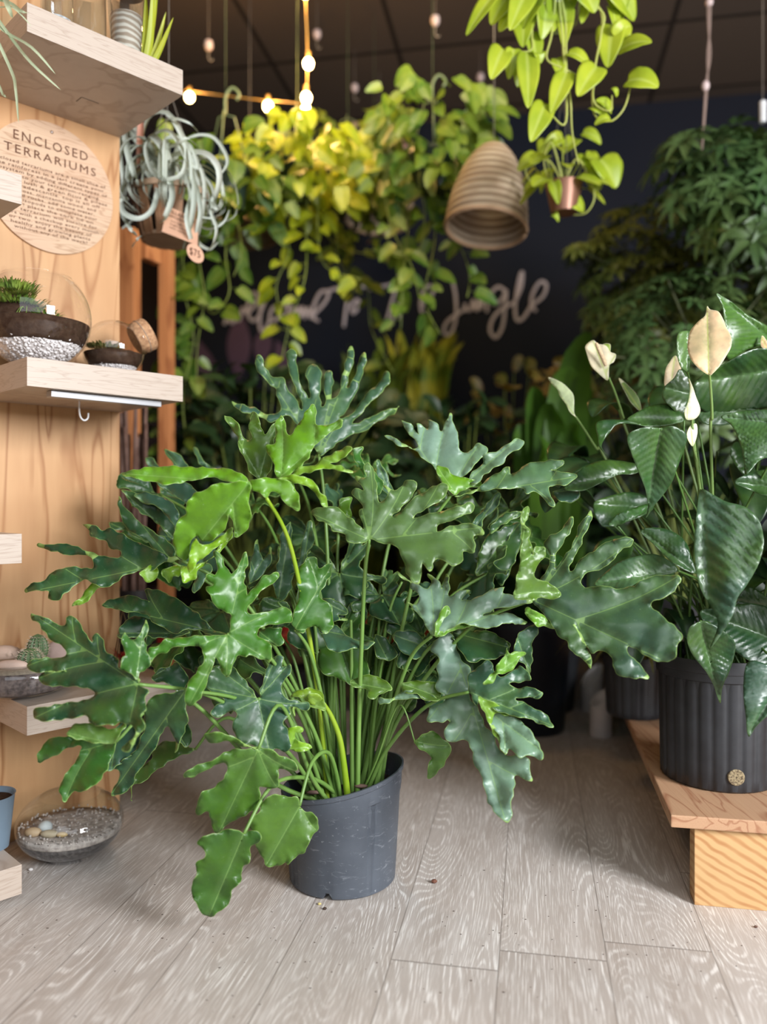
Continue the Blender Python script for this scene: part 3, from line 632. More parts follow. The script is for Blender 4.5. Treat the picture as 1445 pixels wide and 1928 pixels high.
def traced_leaf(parent, s, org, D, col, g=(0.0, .55), fold=.008, ruf=.0045, mat=None, name='leaf', cup=0.0, pinnate=False, ruffle=2.1, label=None, seed=None, step=None, relief=.0022):
    seed = seed if seed is not None else len(LEAFS) + 1
    pts, tips, base = parse(s, *org); vs, tris, vd, ed, al, rib, base, mt, size = leaf2d(pts, tips, base, ruffle, step, pinnate, seed)
    cx = sum(p.x for p in vs) / len(vs); cy = sum(p.y for p in vs) / len(vs); k = D / F; out = []; rnd = random.Random(seed * 3 + 1); ph = rnd.random() * 6; fw = max(10, size * .07)
    for q, v, e, a, r in zip(vs, vd, ed, al, rib):
        dx = (q.x - cx) * k; dy = (cy - q.y) * k; d = D + g[0] * dx + g[1] * dy
        d -= fold * (1 - math.exp(-v / fw)) * 1.0                                                     # blade bulges between sunken veins
        d += ruf * math.exp(-e / (size * .035 + 3)) * (math.sin(a / (7 + size * .012) + ph) + .5 * math.sin(a / 4.1 + ph * 3)) # frilled margin
        d += (noise.noise(Vector((q.x * .02, q.y * .02, seed))) * .5) * fold * 1.6
        d += cup * ((q - base).length * k) ** 2
        if pinnate: d += (r - .5) * relief * min(1, v / 6) * min(1, e / 6)
        else: d += r * .0012
        out.append(P(q.x, q.y, d))
    if mat is None: mat = M_phil
    o = mk(name, out, tris, mat, parent, attrs={'vein': vd, 'edge': ed, 'rib': rib}, color=gcol(col), solid=.0007)
    if label: o['label'] = label
    i = min(range(len(vs)), key=lambda n: (vs[n] - base).length); LEAFS.append(o); return o, out[i]
M_phil = leafmat('philodendron_leaf')
M_stalk = foliage('philodendron_petiole', (.12, .24, .045), (.17, .30, .07), .4, .12, 12); M_stalk2 = foliage('lime_petiole', (.26, .42, .02), (.33, .46, .04), .38, .25, 12)

PC = Vector((-.0745, 1.45, 0)); TR = .11
ph = thing('potted_philodendron', 'large lobed leaf philodendron in a scuffed dark grey nursery pot on the floor', 'potted plant', PC)
def potmat():
    m, nt, b = newmat('scuffed_grey_pot'); g = coords(nt); n = noise_(nt, g, 9, 5, .6); sc = noise_(nt, coords(nt, (1, 1, 3), (0.5, .6, 0)), 38, 5, .7, 1.0)
    c = mix_(nt, mapr(nt, n, .35, .7), (.052, .062, .078), (.080, .092, .112)); c = mix_(nt, math_(nt, 'MULTIPLY', mapr(nt, sc, .58, .72), .6), c, (.25, .27, .30))
    c = mix_(nt, math_(nt, 'MULTIPLY', mapr(nt, noise_(nt, g, 160, 2), .70, .78), .5), c, (.4, .42, .45))
    nt.links.new(c, b.inputs['Base Color']); b.inputs['Roughness'].default_value = .5; bump(nt, b, n, .08); return m
def skew(v):                                                                              # the rim has sagged to the left
    o = []
    for p in v:
        r = p - PC; t = r.z / .20; o.append(Vector((p.x, p.y, r.z * .92 + .225 * r.x * max(0, t) ** 1.2)))
    return o
prof = [(.001, .0), (.090, .0), (.0955, .004), (.0965, .012), (.1045, .155), (.1060, .158), (.1062, .163), (.1072, .166), (.1080, .190), (.1108, .192), (.1115, .200), (.1085, .2005), (.1055, .190), (.1035, .165), (.094, .05), (.09, .01), (.001, .008)]
v, f = lathe(PC, prof, 96)
# four notches in the foot and raised vertical seams, as on blow-moulded nursery pots
vv = []
for p in v:
    r = p - PC; a = math.atan2(r.y, r.x); rad = math.hypot(r.x, r.y); q = p.copy()
    if rad > .088 and .01 < r.z < .165:
        s = 0
        for a0 in (-1.05, -.92, -2.62, -2.5, .5, .62, 2.1, 2.2): s = max(s, math.exp(-((a - a0) / .022) ** 2))
        q += Vector((r.x, r.y, 0)) / rad * -.004 * s
    if r.z < .013 and rad > .08:
        for a0 in (-1.78, 0, 1.5, 2.9):
            if abs(a - a0) < .07: q.z += .010 * (1 if r.z < .006 else .3)
    vv.append(q)
mb = MB(); mb.add(skew(vv), f); mb.build('nursery_pot', potmat(), ph, hard=35)
mb = MB(); v, f = lathe(PC, [(.1025, .160), (.07, .166), (.03, .172), (.001, .174)], 48); v = skew([p + Z * .004 * noise.noise(p * 70) for p in v]); mb.add(v, f)
for _ in range(120):
    a = random.random() * 6.28; q = math.sqrt(random.random()) * .095; mb.add(*ball(skew([PC + Vector((q * math.cos(a), q * math.sin(a), .168))])[0], .002 + .003 * random.random(), 6, 4))
mb.build('soil', simple('dark_potting_mix', (.016, .010, .008), .95, var=.7, scale=140, bmp=.8, col2=(.05, .03, .02)), ph)

A = (40, 640, 2.408); B = (540, 640, 2.408); C = (40, 1120, 2.408); D_ = (540, 1120, 2.408); E_ = (900, 500, 2.651); F_ = (900, 950, 2.409); PXL = (0, 0, 1)
pet = []   # (leaf attachment, base radius, tip radius, material)
def L(*a, p=None, **k):
    o, b = traced_leaf(ph, *a, **k)
    if p: pet.append((b, p))
    return b
# --- bright young leaf, top left of centre
LY = 'bright glossy lime green young leaf'
b1 = L("1035,650^ 1015,620 990,600 930,585 860,580 760,576 640,572 560,580 455,606! 540,635 600,641 640,656 700,652 760,641 830,626 890,628 960,648", A, 1.27, BRI, g=(-.15, .9), label=LY)
L("1035,645^ 960,645 900,650 860,665 830,680 775,705 745,760 745,790 710,825 690,880 695,940 715,985 745,1000! 765,965 770,920 795,885 830,917 880,900 910,870 935,840 940,790 960,820 965,880 985,892* 1020,865 1042,810 1035,740", A, 1.24, BRI, g=(.1, -.5), label=LY)
L("955,852* 950,890 900,935 860,960 800,1010 765,1060 755,1010 770,950 790,900 830,932 890,900", A, 1.26, LIME, g=(.3, .3))
L("1090,640^ 1040,600 1015,545 990,490 975,430 945,390 920,343* 950,350 985,385 1005,430 1030,460 1045,440 1032,390 1040,345 1055,325* 1080,350 1090,400 1105,430 1130,395 1168,368* 1178,400 1150,450 1140,500 1140,560 1115,620", A, 1.33, OLIVE, g=(.1, .3), label=LY)
L("1165,632^ 1150,580 1125,520 1110,480 1150,465 1155,420 1150,390 1175,340* 1195,370 1210,425 1230,420 1265,370 1300,310 1325,294* 1342,330 1335,380 1374,390 1420,372 1462,362* 1444,400 1384,430 1344,470 1314,510 1299,540 1250,590", A, 1.28, BRI, g=(-.25, .5), label=LY)
L("1165,630^ 1220,615 1260,580 1330,565 1370,535 1420,512 1475,484* 1500,492 1480,525 1440,548 1400,560 1450,572 1505,600! 1460,600 1410,582 1340,592 1260,612", A, 1.25, LIME, g=(-.3, .8), label=LY)
L("1170,630^ 1225,612 1290,620 1330,650 1360,690 1385,720 1390,758! 1355,740 1340,700 1310,670 1260,655", A, 1.24, LIME, g=(.1, .0), label=LY)
b1 = L("1035,640 1080,628 1150,626 1210,640 1240,665 1262,720 1262,768! 1235,770 1200,740 1170,700 1140,690 1112,712^ 1080,695 1045,675", A, 1.235, BRI, g=(.1, .2), fold=.006, label=LY)
pet.append((b1, 'lime'))
# --- tall dark leaf behind it
b2 = L("1350,520^ 1300,440 1250,380 1200,340 1165,365 1120,370 1060,335 1000,330 955,280* 990,290 1050,305 1100,330 1150,335 1180,320 1165,270 1150,220 1105,180 1070,130 1063,72* 1088,70 1105,120 1140,165 1190,175 1210,220 1245,270 1275,320 1270,280 1235,200 1215,130 1200,80 1220,38* 1247,60 1250,120 1265,190 1300,262 1310,240 1295,170 1295,130 1322,106* 1352,130 1362,170 1355,240 1362,300 1382,270 1370,180 1385,143* 1412,150 1414,200 1405,270 1440,240 1455,170 1468,110 1490,32* 1512,45 1500,120 1480,190 1482,215 1505,180 1530,110 1548,55* 1567,70 1550,150 1510,260 1470,325 1445,352 1500,335 1560,250 1610,210 1652,145* 1675,160 1660,210 1600,270 1540,335 1500,382 1560,362 1620,330 1700,308* 1712,302 1690,335 1620,370 1560,410 1480,440 1420,480 1385,510", A, 1.58, BLUE, g=(.2, .35), p='mid', fold=.010)
# --- left side
L("730,1000^ 700,1000 640,1015 590,1045 540,1050 490,1060 450,1080 420,1110 370,1120 320,1105 285,1085 250,1110 200,1150 165,1180 120,1175 125,1140 80,1135 22,1145! 35,1110 100,1090 150,1050 200,1030 260,1030 320,1036 325,1000 310,980 220,975 150,960 80,938* 85,922 150,928 220,925 280,950 340,970 400,987 440,985 450,960 400,940 380,910 320,895 310,865 275,835* 330,842 370,862 400,852 440,870 480,890 530,920 600,945 660,975 700,985", A, 1.33, DARK, g=(-.3, .5), p='mid', label='dark flat lobed leaf reaching left across the plywood')
L("415,1085^ 360,1120 330,1150 290,1190 232,1210! 243,1188 282,1155 305,1115 360,1090", A, 1.34, LIME, g=(0, .3), fold=.003)
L("540,1052 590,1022 618,1030 622,1062 590,1095* 560,1095 548,1075", A, 1.30, LIME, g=(.6, .3), fold=.004)
L("640,1045 690,1025 730,1035 718,1075 690,1068 672,1100* 648,1080", A, 1.31, LIME, g=(.6, .3), fold=.004)
L("725,1030^ 800,1020 860,985 905,930 950,855* 955,900 900,960 840,1010 800,1050 790,1085 740,1100 728,1070", A, 1.30, LIME, g=(.5, .4), fold=.005)
L("440,708* 465,750 500,790 540,825 600,870 660,905 700,960 690,1010^ 640,985 560,905 500,872 450,800", A, 1.48, DARK, g=(-.1, .3), p='mid')
L("453,680! 500,688 560,720 620,760 670,790 700,850 710,910^ 660,880 600,815 540,782 500,740", A, 1.52, DARK, g=(.2, .3))
L("515,700! 580,692 650,718 700,750 715,800 700,860^ 665,800 600,750 545,735", A, 1.50, BLUE, g=(.1, .6))
L("400,830! 450,825 500,850 560,880 600,920^ 540,905 470,865 420,858", A, 1.55, DARK)
L("365,1200! 420,1172 500,1160 560,1176 582,1188 560,1145 572,1130* 610,1130 660,1152 710,1170 740,1200 790,1230 830,1270 870,1310 930,1335^ 880,1345 820,1322 760,1312 700,1330 650,1310 600,1280 560,1242 480,1232 420,1222", A, 1.36, DARK, g=(-.2, .7), p='mid')
L("440,1330! 470,1275 540,1253 620,1275 680,1300 740,1312 765,1330^ 700,1347 620,1352 560,1342 500,1352 450,1352", A, 1.40, DARK, g=(0, .8))
L("650,500* 700,510 740,545 770,590 750,620^ 710,590 680,550", A, 1.62, BLUE, g=(0, .3))
L("780,485* 810,510 835,560 900,590^ 850,600 800,545", A, 1.66, BLUE, g=(0, .3))
L("620,645* 680,640 760,650 800,700 770,760^ 720,720 660,690", A, 1.50, BLUE, g=(0, .5))
L("560,535* 600,540 630,580 650,620^ 600,600", A, 1.66, BLUE, g=(0, .3))
# --- centre left
L("935,1335^ 950,1255 925,1235 880,1200 850,1150 840,1120 870,1110 835,1080 842,1060 880,1068 890,1040 880,1000 875,958* 902,965 920,1010 950,1060 972,1040 1000,990 1020,960* 1030,1000 1017,1050 1012,1100 1025,1120 1022,1160 1050,1130 1100,1070 1140,1060 1167,1052* 1170,1075 1130,1110 1080,1150 1040,1200 1022,1235 1080,1240 1150,1220 1200,1215* 1230,1240 1220,1280 1150,1290 1090,1300 1070,1320 1075,1342 1110,1360 1137,1400 1130,1457* 1100,1450 1040,1430 1020,1442 990,1430 972,1440 960,1480 932,1532* 905,1490 882,1442 860,1500 840,1560 820,1610 790,1650 760,1657! 740,1620 755,1560 790,1510 830,1450 825,1420 810,1395 760,1387 700,1392 650,1420 610,1430 588,1467* 572,1440 580,1400 620,1385 650,1360 720,1350 800,1342 860,1337", A, 1.25, (.055, .18, .015), g=(.25, .3), p='mid', fold=.010)
L("1240,1315^ 1228,1260 1258,1180 1253,1120 1253,1060 1278,1010 1300,988* 1342,990 1350,1032 1380,1022 1412,1014* 1405,1060 1380,1110 1358,1140 1365,1175 1400,1200 1414,1240 1415,1290 1395,1328! 1360,1322 1330,1297 1300,1302 1280,1330 1255,1327", A, 1.33, (.045, .16, .014), g=(.15, .15), p='mid')
L("1222,823! 1228,880 1226,960 1240,1010 1232,1080 1215,1150 1165,1185^ 1142,1100 1160,1020 1175,950 1170,900 1195,858", A, 1.45, BLUE, g=(.3, .1), p='mid')
L("1312,820! 1328,870 1326,930 1300,965 1290,1020 1270,1075^ 1250,1040 1260,980 1275,920 1290,850", A, 1.47, BLUE, g=(-.2, .1), p='mid')
L("1360,1180^ 1400,1175 1450,1190 1480,1240* 1440,1250 1480,1270 1400,1280 1370,1330 1350,1300", A, 1.36, BLUE, g=(.1, .5))
L("1075,1320^ 1130,1305 1182,1305 1175,1335 1192,1366 1172,1392! 1130,1372 1090,1355", A, 1.30, MID, g=(.1, .5))
L("780,1050^ 830,1010 870,1040 840,1080 790,1150 775,1110 800,1080", A, 1.38, BLUE, g=(.1, .5))
L("1040,1000* 1070,905 1085,960 1100,1000 1130,940* 1135,1000 1100,1060 1060,1090 1030,1110^ 1035,1060", A, 1.42, BLUE, g=(.1, .3))
# --- lower left
L("530,405^ 535,380 480,345 445,330 442,292 420,280 390,260 375,225 370,195 345,178* 320,192 322,212 300,187 275,155 265,120 232,98* 200,105 205,130 195,140 150,125 100,100 48,83* 50,112 70,122 100,160 130,200 180,232 205,265 190,285 120,285 50,295 22,325! 70,350 150,347 205,347 170,346 100,355 78,380* 100,407 180,415 270,418 330,440 320,470 270,480 200,490 120,505 60,520 58,560* 90,572 150,570 230,560 280,550 303,560 310,580 350,592 390,590 430,587 460,580 500,592 520,630 500,660 455,690 463,710* 500,702 512,670 540,630 562,590 547,550 567,520 560,480 577,440 560,420", C, 1.20, DARK, g=(-.25, .55), p='mid', fold=.010, label='dark blue green lobed leaf spreading over the low shelf')
L("208,625! 240,590 280,580 340,590 400,605 440,605 465,578 472,600 442,640 412,675^ 340,672 270,657 225,647", C, 1.18, (.16, .30, .06), g=(0, .8), fold=.008, label='light green curled lobe')
L("520,385^ 492,350 450,340 460,290 475,270 455,220 470,168* 490,200 530,190 550,160 562,112! 577,130 570,180 560,210 580,280 587,320 560,345 537,352", C, 1.19, MID, g=(.5, .2))
L("745,432^ 700,440 640,450 590,462 565,500 555,560 560,600 530,680 500,720 480,740 440,760 395,795 440,790 440,840 408,905! 440,910 500,870 530,800 580,740 620,670 640,620 670,600 690,640 702,690 697,715* 712,690 740,620 757,560 745,500", C, 1.25, DARK, g=(-.1, -.3), p='mid')
L("75,760! 85,700 130,655 200,640 270,650 350,660 430,665^ 412,730 390,790 340,860 290,885 270,892 240,890 200,937* 175,900 180,850 220,790 270,710 265,687 210,695 150,732", C, 1.22, MID, g=(-.3, .3), p='mid')
L("430,600^ 490,580 535,620 525,700 475,745 410,795! 388,785 410,710", C, 1.27, BLUE, g=(.2, .2))
L("500,935! 505,870 560,842 620,792 700,740 790,702^ 740,680 700,668 655,662 600,700 590,740 540,790 500,832", C, 1.42, (.10, .20, .05), g=(0, 1.0), p='mid')
L("590,375* 630,335 680,320* 700,305 735,340 760,370 745,420 750,480 700,430 650,400 610,392", C, 1.33, DARK, g=(.2, .4))
L("690,560 760,590 775,640 750,690* 710,660 700,610^", C, 1.36, DARK, g=(.2, .4))
L("1075,470^ 1085,430 1100,380 1130,300 1160,275! 1192,285 1182,330 1217,310* 1222,350 1190,400 1180,442 1210,470 1260,480 1302,490* 1310,512 1290,530 1240,505 1215,512 1225,542 1190,570 1210,620 1222,680 1200,712 1150,700 1130,730* 1080,700 1040,680 1000,680 970,640 960,590 975,545 960,522 910,550 868,555* 860,530 890,500 922,480 880,455 838,420* 835,400 850,360 880,322* 950,322 1000,370 1035,412", C, 1.29, BLUE, g=(.15, .35), p='mid')
L("1075,700^ 1030,692 980,682 940,665 880,670 843,665* 832,640 850,624 900,624 960,640 1000,670 1060,688 1130,700 1180,730 1210,742 1250,765 1252,800* 1200,795 1165,790 1170,830 1160,872* 1120,880 1080,870 1085,920 1080,960 1030,990 980,1020 930,1040 890,1090! 860,1030 850,985 800,997 795,950 815,900 860,880 900,850 935,800 925,767 880,770 830,800 770,828 740,827* 745,803 780,780 840,760 900,730 960,700", C, 1.235, (.075, .19, .025), g=(.1, -.35), p='mid')
L("1215,700^ 1195,680 1205,640 1210,602 1270,600* 1275,622 1242,640 1252,660 1290,670 1322,697! 1260,710", C, 1.30, LIME, g=(.2, .2))
L("1265,955^ 1250,915 1200,915 1140,905 1100,930 1080,980 1042,1020 1030,1040 1060,1080 1060,1130 1090,1180 1110,1227! 1150,1232 1195,1215 1210,1227 1250,1180 1290,1165 1310,1110 1340,1070* 1350,1030 1320,990 1290,980", C, 1.26, (.10, .22, .03), g=(.2, -.2), p='mid', label='rounded light green leaf hanging over the pot rim')
L("1010,1080^ 1060,1065 1087,1090 1075,1125 1045,1140 1040,1180 1030,1220 1000,1240 1000,1290 960,1340 950,1380 910,1430 850,1460! 810,1430 780,1370 775,1300 800,1260 788,1220 830,1190 830,1150 798,1130 810,1100 870,1085 950,1060", C, 1.215, (.045, .14, .018), g=(.3, -.25), p='mid', label='lowest leaf, hanging almost to the floor')
# --- right side
L("745,172^ 690,190 653,250 690,290 680,340 690,380 670,420 720,460 700,490 650,520 638,572* 700,577 740,570 720,610 720,650 750,672* 800,655 835,690 850,760 880,820 900,880 910,930 940,980 995,1034! 1020,1000 1020,940 1035,870 1040,820 1112,845* 1105,790 1095,740 1060,720 1000,730 960,690 940,640 900,590 880,540 860,500 835,470 825,430 842,380 830,330 790,290 772,240", D_, 1.29, PALE, g=(-.3, .45), p='mid', fold=.012, label='pale grey green drooping leaf at the right')
L("905,520^ 940,508 980,540 1060,570 1110,620 1140,670 1162,712! 1155,747 1100,730 1060,737 1010,700 990,727* 970,690 960,640 930,590", D_, 1.24, PALE, g=(-.2, .6))
L("830,440^ 820,380 840,350 900,300 930,310 960,370 1020,350 1060,320 1110,382* 1060,395 1010,402 1040,422 1100,420 1162,440* 1150,467 1090,465 1040,472 1100,500 1170,540 1212,597! 1170,592 1110,567 1070,555 1010,545 960,530 920,500 880,472 860,500", D_, 1.27, BLUE, g=(-.2, .6), p='mid')
L("890,400^ 940,350 950,320 990,280 1000,238* 1012,270 1040,255 1082,265* 1050,300 1020,342 980,362 950,362 935,402", D_, 1.25, BRI, g=(.3, .2), fold=.006)
L("870,462^ 930,485 980,505 1017,530* 1000,547 940,540 940,590 970,640 1002,692! 970,682 930,612 908,560 885,510", D_, 1.255, LIME, g=(.3, .2), fold=.006)
L("1045,190^ 1085,150 1135,140 1142,180 1110,220 1117,270 1102,355! 1080,320 1040,290 1032,240", D_, 1.31, BLUE, g=(.1, .2))
L("580,662^ 610,640 660,615* 700,650 747,682* 730,740 690,800 640,832! 640,770 660,740 612,702 585,685", D_, 1.34, (.09, .20, .03), g=(.2, -.2), p='thin')
L("248,432^ 262,390 290,335 310,300 330,230 302,190 320,142 362,130 400,80 430,57* 432,100 402,150 372,200 352,240 350,290 380,250 420,200 442,150 462,90 490,50 514,27* 514,80 482,140 462,200 432,250 412,282 422,302 450,272 472,240 510,220 570,180 640,150 704,155* 700,182 640,215 612,260 560,290 500,310 472,332 482,378 520,370 580,372 640,380 700,370 760,335 840,320 912,323* 915,360 870,410 800,440 790,465 830,500 880,540 922,582 925,612 902,650 897,690 860,716! 790,700 740,670 690,640 680,665 720,710 777,783* 720,787 650,780 620,740 602,690 570,662 520,672 492,642 480,602 455,575 436,545 470,610 510,680 516,748* 480,700 430,672 402,620 360,590 330,530 290,490", F_, 1.27, (.05, .105, .062), g=(-.35, .45), p='mid', fold=.010, label='broad dark grey green leaf spreading toward the bench')
L("165,412^ 178,330 195,220 200,110 195,40* 228,8* 228,60 217,90 242,130 232,160 252,200 250,232 262,192 307,194* 300,240 262,290 267,340 320,350 374,402! 350,432 300,422 240,432 190,432", F_, 1.25, OLIVE, g=(.4, .1), label='bright upturned lobe')
L("213,485^ 235,468 290,500 325,530 364,562! 300,554 262,547 235,517", F_, 1.28, BRI, g=(.2, .2), fold=.004)
L("745,705^ 700,640 660,570 625,540 600,522 570,490 510,480 443,435* 500,448 560,490 600,482 560,430 518,365* 562,382 600,430 588,378* 640,402 640,362* 680,380 702,412 722,370 742,333! 757,370 772,420 790,500 820,512 850,482 882,468* 912,500 882,540 842,580 812,612 782,642 772,680", B, 1.46, PALE, g=(-.1, .55), p='mid', fold=.010)
L("820,642^ 850,592 890,560 900,520 960,500 1000,472 1050,446! 1077,460 1060,490 1010,520 980,560 940,582 900,612 860,652", B, 1.44, PALE, g=(-.2, .6))
L("765,712^ 850,680 900,640 960,600 1012,573* 1017,612 1080,570 1150,550 1252,545* 1240,582 1200,590 1280,600 1315,620! 1270,657 1202,660 1192,680 1217,752* 1180,740 1140,692 1090,695 1060,672 960,677 850,692", B, 1.40, (.09, .18, .10), g=(-.2, .8))
L("1208,690! 1260,674 1325,680* 1327,712 1280,740 1230,722", B, 1.45, BLUE, g=(0, .6), fold=.004)
L("680,572* 722,580 762,612 830,632 882,640! 872,667 820,672 770,702^ 738,680 700,642", B, 1.42, BRI, g=(.2, .5))
L("375,907^ 330,925 280,912 260,880 210,870 198,840 150,820 110,785! 150,758 220,758 280,800 320,832 350,860 330,780 348,760 300,700 308,670 350,682 310,618* 357,620 350,580 375,555* 397,600 412,680 422,740 460,702 440,660 500,682 540,638* 592,650 577,700 522,760 480,800 505,790 562,730 622,690 690,653* 737,660 720,702 680,740 620,772 570,808 605,800 680,780 760,760 830,736* 854,752 832,785 760,812 692,840 682,872 740,845 830,833 887,850* 892,880 850,892 857,940 850,964* 802,960 802,1000 750,1022 682,990 650,1052 612,1010 610,1090 590,1107* 550,1070 530,1000 500,942 440,922", B, 1.27, (.09, .165, .05), g=(-.1, .5), p='mid', fold=.010, label='broad many lobed leaf at the centre of the plant')
L("660,1342^ 630,1290 600,1250 570,1210 550,1190 592,1195 600,1160 560,1120 555,1100 520,1077 508,1055* 562,1090 592,1105 642,1130 652,1092 640,1060* 692,1090 705,1130 722,1060* 740,1100 737,1160 782,1140 832,1138* 792,1180 850,1172 940,1130 992,1118* 982,1150 1060,1160 1117,1185! 1060,1202 960,1217 892,1250 1002,1240 1092,1277* 1040,1292 1020,1282 950,1297 900,1312 840,1292 782,1290 722,1322", B, 1.32, PALE, g=(-.1, .7), p='mid', fold=.012)
L("670,1342^ 690,1242 730,1208* 747,1250 762,1290 832,1273! 852,1290 780,1312 702,1342", B, 1.30, BRI, g=(.2, .3), fold=.006)
L("300,495* 345,485* 338,520 360,570 400,600 440,650 420,700 380,660 340,600 312,550", B, 1.46, MID, g=(.2, .2))
L("410,543! 442,580 467,640 492,690 475,725^ 430,662 405,590", B, 1.50, BLUE, g=(.2, .2))
L("860,1062^ 870,980 900,900 960,860 1062,828* 1062,900 1052,960 1022,1030 980,1112! 940,1070 900,1062", B, 1.50, DARK, g=(0, .4))
L("890,770* 940,702 967,698! 957,760 902,802 880,850 840,870^ 850,810", B, 1.48, BLUE, g=(.1, .4))
L("920,880^ 935,832 990,790 1067,773! 1052,802 990,832", B, 1.47, DARK, g=(.1, .6))
L("235,745* 260,712 297,715! 285,750 300,800 270,830 245,790", B, 1.35, BRI, g=(.2, .3))
L("750,170^ 840,158 950,178 1012,240! 960,287 890,292 850,312 800,272", D_, 1.36, DARK, g=(0, .8))
L("290,397! 330,370 400,365 450,390 478,432^ 430,447 400,472* 370,462 360,430 312,417", D_, 1.36, OLIVE, g=(0, .9))
L("520,402^ 600,390 680,400 702,467! 640,482 590,452 540,442", D_, 1.34, OLIVE, g=(0, .9))
L("480,180* 540,160 600,180 640,240! 600,290 540,270 500,230", D_, 1.40, BLUE, g=(0, .6))
L("400,180^ 440,190 480,230 500,270 460,300* 410,280 395,230", D_, 1.42, DARK, g=(0, .6))
L("160,160^ 230,140 280,190 330,210 402,215! 350,250 300,240 230,265 180,230", D_, 1.37, BLUE, g=(0, .8))
L("420,500! 425,465 480,470 540,430 600,435 690,470^ 620,475 560,470 490,480", D_, 1.33, PALE, g=(0, .8), fold=.004)
# --- deep leaves filling the crown, each placed and turned in space
TPL = "1075,470^ 1085,430 1100,380 1130,300 1160,275* 1192,285 1182,330 1217,310* 1222,350 1190,400 1180,442 1210,470 1260,480 1302,490* 1310,512 1290,530 1240,505 1215,512 1225,542 1190,570 1210,620 1222,680 1200,712 1150,700 1130,730! 1080,700 1040,680 1000,680 970,640 960,590 975,545 960,522 910,550 868,555* 860,530 890,500 922,480 880,455 838,420* 835,400 850,360 880,322* 950,322 1000,370 1035,412"
tp_, tt_, tb_ = parse(TPL, 0, 0, 1); T2 = leaf2d(tp_, tt_, tb_, 2.5, 15, False, 5)
def deep_leaf(c, size, yaw, pitch, roll, col):
    vs, tris, vd, ed, al, rib, base, mt, sz = T2; R_ = Matrix.Rotation(yaw, 3, 'Z') @ Matrix.Rotation(pitch, 3, 'X') @ Matrix.Rotation(roll, 3, 'Y'); k = size / sz; out = []
    for q, v, e, a in zip(vs, vd, ed, al):
        x = (q.x - base.x) * k; y = -(q.y - base.y) * k; r = math.hypot(x, y)
        z = .012 * (1 - math.exp(-v / 25)) + .006 * math.exp(-e / 18) * math.sin(a / 24) - 1.1 * r * r
        out.append(Vector(c) + R_ @ Vector((x, y, z)))
    o = mk('leaf', out, tris, M_phil, ph, attrs={'vein': [v * .42 for v in vd], 'edge': [e * .42 for e in ed]}, color=gcol(col), solid=.0007); LEAFS.append(o); return Vector(c)
rg = random.Random(11)
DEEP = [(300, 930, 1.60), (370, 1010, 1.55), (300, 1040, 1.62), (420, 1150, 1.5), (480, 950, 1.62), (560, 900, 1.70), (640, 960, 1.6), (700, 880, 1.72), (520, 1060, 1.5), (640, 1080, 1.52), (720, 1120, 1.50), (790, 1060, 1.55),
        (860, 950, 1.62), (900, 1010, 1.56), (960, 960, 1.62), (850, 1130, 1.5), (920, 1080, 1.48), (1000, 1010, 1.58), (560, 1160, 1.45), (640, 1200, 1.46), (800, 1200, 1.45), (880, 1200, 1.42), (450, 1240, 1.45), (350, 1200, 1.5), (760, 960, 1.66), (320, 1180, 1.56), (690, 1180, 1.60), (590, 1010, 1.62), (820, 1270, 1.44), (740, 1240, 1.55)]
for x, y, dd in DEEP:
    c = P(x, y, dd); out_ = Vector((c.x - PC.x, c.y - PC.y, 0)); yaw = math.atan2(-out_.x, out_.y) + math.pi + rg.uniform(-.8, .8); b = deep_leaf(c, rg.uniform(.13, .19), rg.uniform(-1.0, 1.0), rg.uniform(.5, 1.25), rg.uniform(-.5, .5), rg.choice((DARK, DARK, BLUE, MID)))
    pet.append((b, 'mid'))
# --- petioles from the crown at soil level
rg = random.Random(3); stalks = {'mid': M_stalk, 'lime': M_stalk2, 'thin': M_stalk}
SOILC = PC + Vector((.005, .0, .163))
def petiole(b, kind, root=None, r0=None):
    a = math.atan2(b.y - SOILC.y, b.x - SOILC.x) + rg.uniform(-.35, .35); q = .025 + .042 * rg.random()
    s = root or SOILC + Vector((q * math.cos(a), q * math.sin(a) * .9, -.012 + .22 * q * math.cos(a))); d = (b - s); low = b.z < .35
    if low: m1 = s + Vector((d.x * .3, d.y * .3, .05 + .05 * rg.random())); m2 = s + Vector((d.x * .72, d.y * .72, max(d.z, 0) + .055))
    else: m1 = s + Vector((d.x * .22, d.y * .22, d.z * .42)); m2 = s + Vector((d.x * .62, d.y * .62, d.z * .84))
    r = r0 or {'mid': .0052, 'lime': .0055, 'thin': .0025}[kind]
    mb = MB(); mb.add(*tube(crom([s - Z * .01, s, m1, m2, b], 7), lambda t: r * (1.35 if t < .12 else 1.0) * (1 - .5 * t), n=8)); return mb.build('petiole', stalks[kind], ph)
for b, kind in pet: petiole(b, kind)
for k in range(26):                                                                     # crowded stalks seen at the foot of the clump
    x = rg.uniform(520, 860); y = rg.uniform(1080, 1230); petiole(P(x, y, rg.uniform(1.42, 1.58)), 'mid', r0=rg.uniform(.0035, .006))
